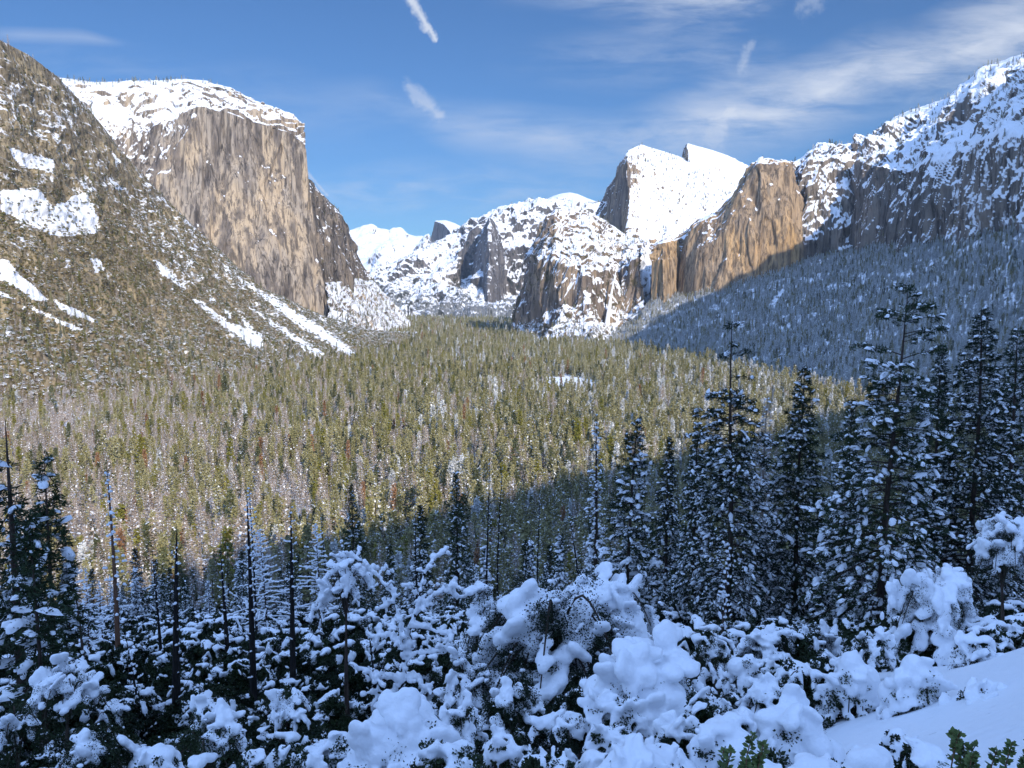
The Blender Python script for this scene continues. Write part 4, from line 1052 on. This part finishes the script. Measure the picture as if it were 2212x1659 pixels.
# ---- mid distance trees on the shaded slope: a few kinds, copied
MID = []
def mid(kind, name, cat, bark, leaf, n=1, **k):
    for q in range(n):
        T, Cn, S = conifer(np.random.RandomState(300+len(MID)), **k)
        MID.append((kind, name, cat, parts_of(T, Cn, S, bark, leaf)))
MK = dict(h=20, blade=.6, bw=.075, bpc=10, cpm=2.4, whorls=22, per=5, droop=.65, rise=.3, start=.06, pad=.26)
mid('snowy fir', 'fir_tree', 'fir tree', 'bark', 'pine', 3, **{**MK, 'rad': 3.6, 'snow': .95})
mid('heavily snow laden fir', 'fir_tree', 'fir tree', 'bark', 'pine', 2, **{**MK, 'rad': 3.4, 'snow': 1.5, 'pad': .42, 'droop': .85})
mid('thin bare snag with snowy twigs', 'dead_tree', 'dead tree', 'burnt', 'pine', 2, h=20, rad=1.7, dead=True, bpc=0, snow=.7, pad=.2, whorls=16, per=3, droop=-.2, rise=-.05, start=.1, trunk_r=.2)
mid('bare snowy limbed fir', 'dead_tree', 'dead tree', 'bark', 'pine', 2, h=18, rad=3.0, dead=True, bpc=0, snow=.8, pad=.26, whorls=20, per=4, droop=.4, rise=.2, start=.08, trunk_r=.2)
HERO_XY = [(o.location.x, o.location.y) for o in COL.objects if o.type == 'EMPTY']
def slope_trees():
    rs = np.random.RandomState(77); used = list(HERO_XY); n = 0
    cand = []
    for y in np.arange(72, 345, 6.0):
        hw = y*.64+6
        for x in np.arange(-hw, hw, 7.0): cand.append((x+rs.uniform(-3, 3), y+rs.uniform(-3, 3)))
    rs.shuffle(cand)
    for x, y in cand:
        if n >= 165: break
        px = 1106+x/y*FPX
        if y < 95 and px > 560: continue
        if min((x-a)**2+(y-b)**2 for a, b in used) < (4.5+y*.012)**2: continue
        left = px < 760
        w = np.array([3, 3, 3, 1.2, 1.2, 1.6, 1.6, 1.8, 1.8]) if left else np.array([3.5, 3.5, 3.5, 3.2, 3.2, .7, .7, 1.2, 1.2])
        i = rs.choice(9, p=w/w.sum())
        kind, name, cat, parts = MID[i]
        h = rs.uniform(9, 16) if y < 140 else rs.uniform(13, 25)
        if left and y < 150: h *= .8
        zone = 'in the left part' if px < 740 else 'in the middle part' if px < 1480 else 'in the right part'
        r = thing(name, (x, y, float(G(x, y))), '%s %s of the shaded slope' % (kind, zone), cat, 'trees on the shaded slope', rs.uniform(0, 6.28))
        r.scale = [h/20*rs.uniform(.9, 1.1)]*2+[h/20]
        put_parts(r, parts); used.append((x, y)); n += 1
slope_trees()
# ---- the nearest trees of the valley forest, each its own object
KN = {0: 'green snow dusted conifer', 1: 'green snow dusted conifer', 2: 'green snow dusted conifer', 3: 'snow laden conifer', 4: 'snow laden conifer', 5: 'yellow green cedar',
      6: 'grey dead conifer', 7: 'grey dead conifer', 8: 'rusty red dead conifer', 9: 'dark green conifer', 13: 'snowy bare oak', 14: 'snowy evergreen oak', 10: 'bare grey pole tree', 11: 'frosted white conifer', 12: 'frosted white conifer'}
for i in own:
    px = _px[i]; zone = 'left' if px < 740 else 'middle' if px < 1480 else 'right'
    k = int(VI[i]); dead = k in (6, 7, 8, 10)
    o = link('dead_tree' if dead else 'oak_tree' if k > 12 else 'conifer_tree', far_meshes[k])
    o.location = VP[i]; o.rotation_euler = (0, 0, VR[i]); o.scale = [VS[i]]*3
    tag(o, '%s at the near edge of the valley forest, %s of view' % (KN[k], zone), 'dead tree' if dead else 'oak tree' if k > 12 else 'conifer', 'trees on the near edge of the valley forest')
# ------------------------------------------------------------------ snow laden shrubs
def _ico(sub):
    import bmesh
    bm = bmesh.new(); bmesh.ops.create_icosphere(bm, subdivisions=sub, radius=1.0)
    V = np.array([v.co[:] for v in bm.verts]); F = np.array([[v.index for v in f.verts] for f in bm.faces]); bm.free()
    return V, F
ICO = _ico(2); ICO1 = _ico(1)
def blob_mesh(name, C, Ax, voxel, noise=0.06, nscale=3.0, mats=None, ico=None):
    """union of ellipsoids (centres C, axes Ax n x 3 x 3), melted together"""
    V, F = ico or ICO
    n = len(C)
    A = (V[None] @ Ax) + C[:, None]
    A = A.reshape(-1, 3)
    FF = (F[None]+(np.arange(n)*len(V))[:, None, None]).reshape(-1, 3)
    me = make_mesh('tmp', A, [(FF, 0)], [])
    o = bpy.data.objects.new('tmp', me); COL.objects.link(o)
    md = o.modifiers.new('r', 'REMESH'); md.mode = 'VOXEL'; md.voxel_size = voxel
    sm = o.modifiers.new('s', 'SMOOTH'); sm.iterations = 5; sm.factor = 0.5
    dg = bpy.context.evaluated_depsgraph_get(); dg.update()
    ev = o.evaluated_get(dg); m2 = ev.to_mesh()
    nv = len(m2.vertices); co = np.empty(nv*3, np.float32); m2.vertices.foreach_get('co', co); co = co.reshape(-1, 3)
    no = np.empty(nv*3, np.float32); m2.vertices.foreach_get('normal', no); no = no.reshape(-1, 3)
    nl = len(m2.loops); li = np.empty(nl, np.int32); m2.loops.foreach_get('vertex_index', li)
    tot = np.empty(len(m2.polygons), np.int32); m2.polygons.foreach_get('loop_total', tot)
    q = li.reshape(-1, 4) if (tot == 4).all() else None
    ev.to_mesh_clear(); bpy.data.objects.remove(o); bpy.data.meshes.remove(me)
    co = co + no*(fbm(co*nscale+3, 3)*noise*2.0)[:, None] + no*(fbm(co*nscale*3.3, 2)*noise*.6)[:, None]
    return make_mesh(name, co, [(q, 0)], mats or [M['snow']], True)
def frame(d, up=None):
    d = unit(np.asarray(d, float)); up = np.array([0, 0, 1.]) if up is None else up
    s = np.cross(d, up); s = s/(np.linalg.norm(s)+1e-6) if np.linalg.norm(s) > 1e-4 else np.array([1., 0, 0])
    return d, s, np.cross(s, d)
def snow_shrub(seed, W, H, cover=.6, arcs=10, leaf=.058, lump=1.0, dense=1.0, dome=0, droop=.65, voxel=None):
    """arching evergreen shrub: stems, leaf clumps and snow that has settled and slumped on it"""
    rs = np.random.RandomState(seed)
    St, Lf = MB(), MB(); C, A = [], []
    pts = []
    for k in range(arcs):
        az = k*2.399+rs.uniform(-.4, .4); Rk = W/2*rs.uniform(.55, 1.02); ap = H*rs.uniform(.62, .98)*(1-.25*rs.rand())
        s = np.linspace(0, 1, 12)
        r = Rk*s**1.15; z = ap*np.where(s < .55, np.sin(np.pi/2*s/.55), 1-droop*((s-.55)/.45)**1.7)
        wob = rs.normal()*.12*W*s**2
        d = np.array([math.cos(az), math.sin(az), 0]); pv = np.array([-d[1], d[0], 0])
        path = d*r[:, None]+pv*wob[:, None]+np.array([0, 0, 1])*z[:, None]
        add_tube(St, path, np.linspace(.035, .01, 12)*max(1, W/3), 5, 0)
        for u in np.arange(.3, 1.03, .11):
            p = np.array([np.interp(u, s, path[:, i]) for i in range(3)])+rs.normal(size=3)*.04*W
            p2 = np.array([np.interp(min(1, u+.06), s, path[:, i]) for i in range(3)])
            pts.append((p, p2-p+1e-4, u))
    rc = W*.085*lump
    ph = rs.rand()*50
    for p, t, u in pts:
        r0 = rc*rs.uniform(.7, 1.25)
        pat = fbm(np.array([p*3.2/W+ph]), 2)[0]          # where the snow has stayed
        capped = rs.rand() < cover*(.55+pat*1.3)+.25*(cover > .86)
        n = int(110*dense)
        dv = unit(rs.normal(size=(n, 3)))
        if capped: dv[:, 2] = np.where(dv[:, 2] > .15, -dv[:, 2], dv[:, 2])
        c = p+dv*np.array([1.22, 1.22, 1.05])*r0*rs.uniform(.5, 1.1, (n, 1))-np.array([0, 0, (.30 if capped else .1)*r0])
        ln = leaf*rs.uniform(.6, 1.3, (n, 1)); ld = unit(dv+rs.normal(size=(n, 3))*.8)
        add_blades(Lf, c-ld*ln*.5, c+ld*ln*.5, unit(np.cross(ld, rs.normal(size=(n, 3))))*ln*.32, 0)
        d, sd, up = frame(t)
        if capped:                                       # many small lumps that run together along the bough
            m = 11
            al, ac = rs.uniform(-1.4, 1.4, m), rs.normal(size=m)*.45
            q = p+np.outer(al, d)*r0+np.outer(ac, sd)*r0
            q[:, 2] += r0*(.62-.42*ac**2-.10*np.abs(al))
            for qq in q:
                k = r0*rs.uniform(.40, .72); C.append(qq); A.append(np.array([d*k*1.25, sd*k, up*k*.72]))
            if u > .78 and cover > .55:                  # sheets sliding off the drooping ends
                o = np.array([p[0], p[1], 0]); o = o/(np.linalg.norm(o)+1e-6)
                for j in range(5):
                    k = r0*rs.uniform(.26, .45)
                    C.append(p+o*r0*(.5+.1*j)+sd*r0*rs.normal()*.45-np.array([0, 0, r0*(.1+.26*j)])); A.append(np.array([o*k*.7, np.array([-o[1], o[0], 0])*k*.9, np.array([0, 0, k*1.5])]))
        elif rs.rand() < .6:                             # a crumb or two
            k = r0*rs.uniform(.18, .3); C.append(p+np.array([rs.normal()*.5, rs.normal()*.5, .8])*r0); A.append(np.diag([k*1.3, k, k*.7]))
    C1, A1 = C, A
    for k in range(dome):                                # thick rounded cap
        a = rs.uniform(0, 6.28); rr = W*.33*math.sqrt(rs.rand())
        C.append(np.array([rr*math.cos(a), rr*math.sin(a), H*(.82-.95*(rr/(W*.5))**2)]))
        kx = W*rs.uniform(.13, .25); A.append(np.diag([kx, kx*rs.uniform(.75, 1.1), H*rs.uniform(.13, .22)]))
    sn = None
    if C: sn = blob_mesh('snow_clumps', np.array(C), np.array(A), voxel or max(.04, W/75), noise=.0045*W, nscale=8/W, ico=ICO1 if not dome else ICO)
    return St.mesh('stems', [M['bark']], True), Lf.mesh('foliage', [M['leaf']]), sn
def put_shrub(px, top, D, Wpx, Hpx, label, seed, cover=.6, name='snowy_shrub', cat='shrub', sink=0.0, rz=0, group=None, **k):
    W = Wpx/FPX*D; H = Hpx/FPX*D
    tip = P(px, top, D); g = float(G(tip[0], D))
    base = tip[2]-H*1.02
    z = min(base, g) if base < g+.4 else base
    H = tip[2]-z if base <= g+.4 else H
    root = thing(name, (tip[0], D, z), label, cat, group, rz)
    st, lf, sn = snow_shrub(seed, W, H*.93, cover, **k)
    if base > g+.4:                                     # trunk down to the slope
        mb = MB(); add_tube(mb, [[0, 0, g-z-.4], [.05*W, 0, (g-z)*.5], [0, 0, .1*H]], [.06*W*.5+.04, .05*W*.5+.03, .04], 7, 0)
        link('trunk', mb.mesh('trunk', [M['bark']], True), root)
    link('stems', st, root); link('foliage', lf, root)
    if sn: link('snow_clumps', sn, root)
    return root
SHR = [
 # px, top, D, W, H, label, cover, kw
 (1190, 1225, 31, 400, 330, 'big dark evergreen shrub with snow on its edges in the middle of the foreground', .42, dict(arcs=30, dense=2.2, leaf=.08, lump=.95)),
 (1310, 1245, 33, 210, 210, 'snow heaped shrub joined to the right side of the big dark shrub', .85, dict(arcs=20, lump=1.35)),
 (1075, 1250, 33, 190, 250, 'snow edged shrub at the left side of the big dark shrub', .7, dict(arcs=20, lump=1.25, dense=1.6)),
 (1395, 1385, 22, 300, 230, 'shrub under a wide level slab of snow below the middle', .95, dict(arcs=14, dome=10, lump=1.15)),
 (1325, 1480, 19, 170, 160, 'shrub with a hanging lobe of snow under the wide slab', .9, dict(arcs=9, droop=.9, lump=1.2)),
 (445, 1510, 22, 240, 200, 'snow draped shrub with dark leaves at the lower left', .62, dict(arcs=14, lump=1.0)),
 (345, 1600, 16, 130, 120, 'round lump of snow at the bottom left beside the draped shrub', .95, dict(arcs=8, dome=5)),
 (140, 1435, 36, 190, 130, 'domed shrub with thin snow and bare twigs in the dark left corner', .45, dict(arcs=14, dense=.7)),
 (30, 1500, 30, 170, 170, 'half hidden snowy shrub at the lower left edge', .3, dict(arcs=12)),
 (210, 1560, 24, 230, 170, 'dark leafy shrub with few snow lumps in the left corner', .25, dict(arcs=16, dense=1.8)),
 (580, 1625, 15, 170, 120, 'low snowy shrub at the bottom edge right of the draped shrub', .7, dict(arcs=10)),
 (700, 1590, 18, 170, 140, 'low shrub under ragged snow left of the long snow ridge', .75, dict(arcs=11)),
 (870, 1530, 18, 300, 190, 'shrub buried by a long curving ridge of snow', .9, dict(arcs=15, lump=1.2, dome=4)),
 (985, 1500, 22, 130, 150, 'small shrub with a smooth snow hood at the end of the curving ridge', .8, dict(arcs=8, lump=1.2)),
 (960, 1620, 13, 230, 120, 'low leafy shrub with snow patches under the curving ridge', .6, dict(arcs=12, dense=1.5)),
 (1085, 1570, 15, 120, 150, 'narrow upright hood of snow at the bottom middle', .95, dict(arcs=8, dome=4, droop=.9)),
 (1155, 1600, 14.5, 120, 130, 'second upright snow hood beside the narrow one', .9, dict(arcs=8, dome=3, droop=.9)),
 (1215, 1530, 19, 170, 120, 'dark leafy shrub topped by a band of snow above the upright hoods', .6, dict(arcs=13, dense=1.6)),
 (1275, 1615, 13.5, 110, 110, 'pointed snow mound left of the big bottom mound', .97, dict(arcs=7, dome=5)),
 (1385, 1600, 12, 190, 140, 'big smooth snow mound at the bottom middle', 1.0, dict(arcs=8, dome=12, lump=1.3)),
 (1480, 1545, 15, 160, 150, 'sagging snowy shrub between the slab and the pointed mound', .85, dict(arcs=10, lump=1.2)),
 (1570, 1538, 13.5, 190, 190, 'pointed snow mound with a dark slit left of the great dome', .97, dict(arcs=9, dome=10, lump=1.2)),
 (1715, 1510, 15, 240, 190, 'great smooth dome of snow over a dark shrub', 1.0, dict(arcs=9, dome=18, lump=1.2)),
 (1605, 1398, 28, 110, 130, 'round topped snow capped shrub below the bare snag', .95, dict(arcs=9, dome=6, droop=.85)),
 (1545, 1370, 36, 110, 100, 'small snowy shrub just left of the bare snag', .85, dict(arcs=9)),
 (1660, 1355, 40, 150, 100, 'row of small snowy tufts right of the bare snag', .8, dict(arcs=12)),
 (1725, 1414, 26, 130, 130, 'leaning snow capped shrub above the great dome', .9, dict(arcs=9, dome=4, droop=.85)),
 (1660, 1470, 22, 150, 110, 'low snow slumped shrub behind the great dome', .9, dict(arcs=10, droop=.9)),
 (1845, 1398, 22, 150, 210, 'tall drooping snow hooded shrub left of its twin', .92, dict(arcs=11, droop=.95, lump=1.2, dome=3)),
 (1975, 1404, 20, 160, 210, 'tall drooping snow hooded shrub with an arched top', .92, dict(arcs=11, droop=.95, lump=1.2, dome=3)),
 (1880, 1345, 32, 120, 120, 'snow capped shrub standing behind the two drooping hoods', .85, dict(arcs=9)),
 (2030, 1205, 36, 190, 230, 'small tree crowned with rounded snow caps at the right', .8, dict(arcs=22, lump=1.25, dense=1.6)),
 (2135, 1375, 26, 190, 190, 'lumpy snow covered shrub at the right edge', .9, dict(arcs=13, lump=1.0)),
 (2175, 1085, 42, 150, 200, 'snow clumped tree at the right edge above the lumpy shrub', .75, dict(arcs=20, lump=1.2, dense=1.5)),
 (2150, 1482, 18, 170, 110, 'arched bough under snow at the right edge', .95, dict(arcs=9, droop=.95)),
 (1950, 1560, 14, 90, 70, 'small peaked snow cone on the smooth slope', 1.0, dict(arcs=6, dome=6)),
 (1880, 1600, 11.5, 160, 110, 'low smooth snow mound at the bottom right', 1.0, dict(arcs=6, dome=12)),
 (2010, 1600, 10.5, 150, 80, 'lowest snow mound merging into the smooth slope', 1.0, dict(arcs=5, dome=12)),
 (1640, 1640, 10, 150, 80, 'snow mound at the bottom edge behind the green leaf tips', 1.0, dict(arcs=5, dome=10)),
 (1760, 1630, 11, 150, 80, 'flat snow mound at the bottom edge below the great dome', 1.0, dict(arcs=5, dome=10)),
 (1180, 1622, 13, 150, 110, 'leafy shrub with scattered snow at the bottom edge under the upright hoods', .55, dict(arcs=11, dense=1.6)),
 (1330, 1560, 17, 130, 110, 'lumpy snow tuft above the big bottom mound', .9, dict(arcs=8, dome=3)),
 (1440, 1610, 13, 150, 110, 'rounded snow hummock right of the big bottom mound', .97, dict(arcs=7, dome=7)),
 (1530, 1490, 19, 150, 130, 'leaf fringed snowy shrub at the right end of the wide slab', .7, dict(arcs=11, dense=1.5)),
 (1250, 1470, 24, 150, 150, 'very dark leafy bush under the big dark shrub', .2, dict(arcs=16, dense=2.0)),
 (1100, 1440, 27, 190, 200, 'dark leafy bush with hanging snow left under the big dark shrub', .4, dict(arcs=16, dense=2.0)),
 (620, 1480, 34, 140, 110, 'shrub of bare twigs with snow between the charred trunks', .7, dict(arcs=11, dense=.5)),
 (745, 1195, 44, 150, 150, 'spreading snowy crown at the upper left of the oak', .85, dict(arcs=11, dense=.4)),
 (1010, 1400, 30, 150, 160, 'snow loaded shrub right of the oak', .85, dict(arcs=11, dense=.8)),
 (1760, 1330, 44, 140, 130, 'snowy young fir like shrub under the tallest pine', .7, dict(arcs=12, dense=1.3)),
]
for i, (px, top, D, W, H, lb, cov, kw) in enumerate(SHR):
    put_shrub(px, top, D, W, H, lb, 500+i, cov, rz=i*1.3, **kw)

# ---- the bare oak, every limb carrying snow
def build_oak():
    D = 40.0
    rs = np.random.RandomState(8)
    base = at_pixel(737+310/3, D)
    def q(zx, zy, dd=0): return P(737+zx/3, 1106+zy/3, D+dd)-base
    L = [([(300,1420),(310,1340),(330,1250),(350,1160),(400,1100)], .20, .15, 0), ([(400,1100),(410,1000),(420,920),(415,850),(440,760)], .14, .10, .2),
         ([(440,760),(480,680),(540,600),(600,540),(700,500)], .09, .03, .5), ([(400,1100),(300,1090),(190,1060),(60,990)], .12, .05, -.6),
         ([(400,1100),(470,1070),(530,1110),(550,1170)], .07, .03, -.8), ([(410,990),(395,900),(390,820),(390,690)], .09, .05, -.3),
         ([(480,680),(500,560),(540,400),(600,300),(670,260)], .06, .02, .9), ([(600,540),(680,510),(800,550)], .04, .015, .3), ([(680,510),(740,475)], .03, .01, .3),
         ([(450,740),(540,760),(640,790),(720,800)], .06, .02, -.5), ([(430,930),(560,920),(650,900),(690,890)], .07, .03, -.9),
         ([(420,920),(300,800),(230,800),(205,900)], .06, .03, .8), ([(390,690),(330,570),(290,620)], .05, .02, .2), ([(345,600),(340,520),(280,470),(230,400),(170,340),(60,290),(0,300)], .06, .02, .9),
         ([(340,1180),(260,1200),(190,1165)], .05, .02, -.5), ([(330,1250),(430,1260),(500,1200),(560,1150)], .05, .02, -.6)]
    W = MB(); C, A = [], []
    def limb(path, r0, r1, snow=1.0):
        path = np.asarray(path); k = len(path)
        t = np.linspace(0, k-1, k*5); pp = np.stack([np.interp(t, np.arange(k), path[:, i]) for i in range(3)], 1)
        pp[1:-1] = (pp[:-2]+2*pp[1:-1]+pp[2:])/4
        pp[1:-1] += fbm(pp[1:-1]*2.2, 2)[:, None]*np.array([.12, .12, .10])
        rr = np.linspace(r0, r1, len(pp)); add_tube(W, pp, rr, 7, 0)
        for a, b, r in zip(pp[:-1], pp[1:], rr):
            if rs.rand() > snow: continue
            d, s, u = frame(b-a)
            horiz = 1-abs(d[2]); w = (.06+r*.85+.13*horiz)*rs.uniform(.6, 1.25)
            C.append((a+b)/2+np.array([0, 0, 1])*(r+.35*w*horiz)+ (np.array([0, -1, 0])*r*.5 if horiz < .4 else 0)); A.append(np.array([(b-a)*.95, s*w*.8, u*w*.75]))
        return pp
    for pts, r0, r1, dd in L:
        n = len(pts)
        pp = limb([q(x, y, dd*(i/(n-1))) for i, (x, y) in enumerate(pts)], r0, r1, .8)
        for j in range(4, len(pp), 2):                   # twigs
            if r0 > .15: continue
            d = unit(np.array([rs.normal(), rs.normal()*1.2, rs.uniform(-.2, .9)])); ln = rs.uniform(.4, 1.15)
            limb([pp[j], pp[j]+d*ln*.5, pp[j]+d*ln+np.array([0, 0, rs.uniform(-.25, .15)])], .022, .007, .5)
    r = thing('oak_tree', base, 'bare snow laden oak with crooked limbs left of the big dark shrub', 'oak tree')
    link('trunk', W.mesh('trunk', [M['burnt']], True), r)
    link('snow_clumps', blob_mesh('snow_clumps', np.array(C), np.array(A), .05, .03, 3.0), r)
build_oak()

# ---- leafy tips that reach up from below the frame
def leaf_tip(px, py, D, h, label, seed, lean=0.3):
    rs = np.random.RandomState(seed)
    tip = P(px, py, D); base = np.array([tip[0]-lean, D+.1, float(G(tip[0], D))])
    r = thing('leafy_shrub', base, label, 'shrub')
    St, Lf = MB(), MB()
    for k in range(6):
        e = tip-base+np.array([rs.normal()*h*.28, rs.normal()*h*.25, -abs(rs.normal())*h*.35 if k else 0])
        s = np.linspace(0, 1, 8)[:, None]
        path = e*s+np.array([rs.normal()*.05, rs.normal()*.05, .06])*np.sin(s*np.pi)
        add_tube(St, path, np.linspace(.012, .004, 8), 5, 0)
        n = 70
        u = 1-(rs.rand(n)**1.3)*min(1, h/np.linalg.norm(e)); c = np.stack([np.interp(u, s[:, 0], path[:, i]) for i in range(3)], 1)
        d = unit(np.column_stack([rs.normal(size=n), rs.normal(size=n), rs.uniform(-.1, 1.1, n)]))
        ln = rs.uniform(.035, .055, (n, 1))*(D/6.0); w = unit(np.cross(d, rs.normal(size=(n, 3))))*ln*.30
        b0 = c+d*.008
        mid = b0+d*ln*.6
        V = np.stack([b0, b0+d*ln*.3-w, mid-w*1.05, b0+d*ln, mid+w*1.05, b0+d*ln*.3+w], 1).reshape(-1, 3)
        Lf.add(V, np.arange(n*6).reshape(n, 6), 0)
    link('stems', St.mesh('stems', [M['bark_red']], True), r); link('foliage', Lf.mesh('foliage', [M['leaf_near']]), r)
leaf_tip(1598, 1600, 6.0, .35, 'green leaf tips poking up at the bottom edge left of the smooth slope', 1, .05)
leaf_tip(2085, 1583, 6.5, .42, 'leafy green sprig leaning over the smooth snow at the bottom right', 2, -.25)
leaf_tip(2205, 1565, 6.2, .45, 'leafy green sprig cut off by the right edge', 3, .1)

# ---- undergrowth over the shaded slope
def build_undergrowth():
    metas = []
    for k, (W, H, cov, dn) in enumerate([(3.0, 2.2, .5, .9), (2.6, 1.8, .75, .7), (3.4, 2.8, .3, 1.0), (2.4, 1.6, .9, .6), (3.0, 2.6, .14, 1.1)]):
        st, lf, sn = snow_shrub(900+k, W, H, cov, arcs=11, dense=dn, leaf=.14, lump=.85, voxel=.085)
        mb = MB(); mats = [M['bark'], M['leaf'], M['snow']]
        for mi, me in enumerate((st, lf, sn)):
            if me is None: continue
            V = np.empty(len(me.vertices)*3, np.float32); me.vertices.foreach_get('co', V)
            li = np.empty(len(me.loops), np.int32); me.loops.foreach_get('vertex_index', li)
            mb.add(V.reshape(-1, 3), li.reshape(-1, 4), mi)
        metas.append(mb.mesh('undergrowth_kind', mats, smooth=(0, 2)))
    coll = proto_collection('protos_undergrowth', metas)
    rs = np.random.RandomState(4); pts = []
    for y in np.arange(13, 345, 2.3):
        s = 2.3+y*.008; hw = y*.66+6
        x = np.arange(-hw, hw, s); x = x+rs.uniform(-.5, .5, len(x))*s
        pts.append(np.stack([x, y+rs.uniform(-1.1, 1.1, len(x))], 1))
    q = np.concatenate(pts); x, y = q.T
    keep = rs.rand(len(x)) < .93
    px = 1106+x/y*FPX
    keep &= ~((y < 34) & (px > 1780))                     # the smooth slope at the right stays open
    x, y, px = x[keep], y[keep], px[keep]; n = len(x)
    z = G(x, y)-.15
    left = px < 820
    idx = np.where(left, rs.choice([0, 2, 4, 2, 4, 4], n), rs.choice([0, 1, 2, 3, 3, 1], n))
    scl = rs.uniform(.55, 1.15, n)*np.clip(.55+y/90, .6, 1.25)
    scatter('undergrowth', 'dark thicket of low shrubs and twigs holding lumps of snow', 'undergrowth', coll, np.stack([x, y, z], 1), rs.uniform(0, 6.28, n), scl, idx, .12, 12)
build_undergrowth()
# ---- waterfall
def build_waterfall():
    k = 40; t = np.linspace(0, 1, k)
    px = 1330-t*16-4*np.sin(t*2.2); py = 588+t*122; Dv = 3165-t*55
    c = np.array([P(a, b, d) for a, b, d in zip(px, py, Dv)])
    w = (2.2+9.5*t**1.2)*Dv/FPX*.5
    rows = []
    m = 10
    for i in range(k):
        a = np.linspace(0, np.pi, m)
        off = np.stack([-np.cos(a)*w[i], -np.sin(a)*w[i]*.6, 0*a], 1)
        off += (fbm(np.stack([a*2.1, a*0+t[i]*9, a*0], -1), 3)*w[i]*.35)[:, None]*np.array([1, -1, 0])
        rows.append(c[i]+off)
    A = np.array(rows); i = np.arange(k*m).reshape(k, m)
    F = np.stack([i[:-1, :-1], i[:-1, 1:], i[1:, 1:], i[1:, :-1]], -1).reshape(-1, 4)
    mt, nt, b = new_mat('falling_water')
    p = pos(nt); n = noise_node(nt, mapping(nt, p, (.25, .25, .03)), 1.0, 5, .6)
    setcol(nt, b, mixcol(nt, n, (.60, .60, .58), (.9, .9, .9)))
    o = link('waterfall', make_mesh('waterfall', A.reshape(-1, 3), [(F, 0)], [mt], True)); tag(o, 'slender white waterfall dropping from the snowy rock shoulder', 'waterfall')
build_waterfall()
# ------------------------------------------------------------------ thin clear mountain air
def build_haze():
    x0, x1, y0, y1, z0, z1 = -21000, 21000, -1500, 21000, -260, 2600
    V = [(x, y, z) for z in (z0, z1) for y in (y0, y1) for x in (x0, x1)]
    F = [(0, 2, 3, 1), (4, 5, 7, 6), (0, 1, 5, 4), (2, 6, 7, 3), (0, 4, 6, 2), (1, 3, 7, 5)]
    m = bpy.data.materials.new('air'); m.use_nodes = True; nt = m.node_tree; nt.nodes.clear()
    out = nt.nodes.new('ShaderNodeOutputMaterial'); v = nt.nodes.new('ShaderNodeVolumePrincipled')
    v.inputs['Color'].default_value = (0.62, 0.78, 1.0, 1); v.inputs['Density'].default_value = 1.6e-5; v.inputs['Anisotropy'].default_value = 0.2
    nt.links.new(v.outputs[0], out.inputs['Volume'])
    o = link('haze', make_mesh('haze', V, [(np.array(F), 0)], [m])); tag(o, 'thin bluish air filling the whole valley', 'haze', kind='stuff')
build_haze()
scene.cycles.volume_bounces = 0
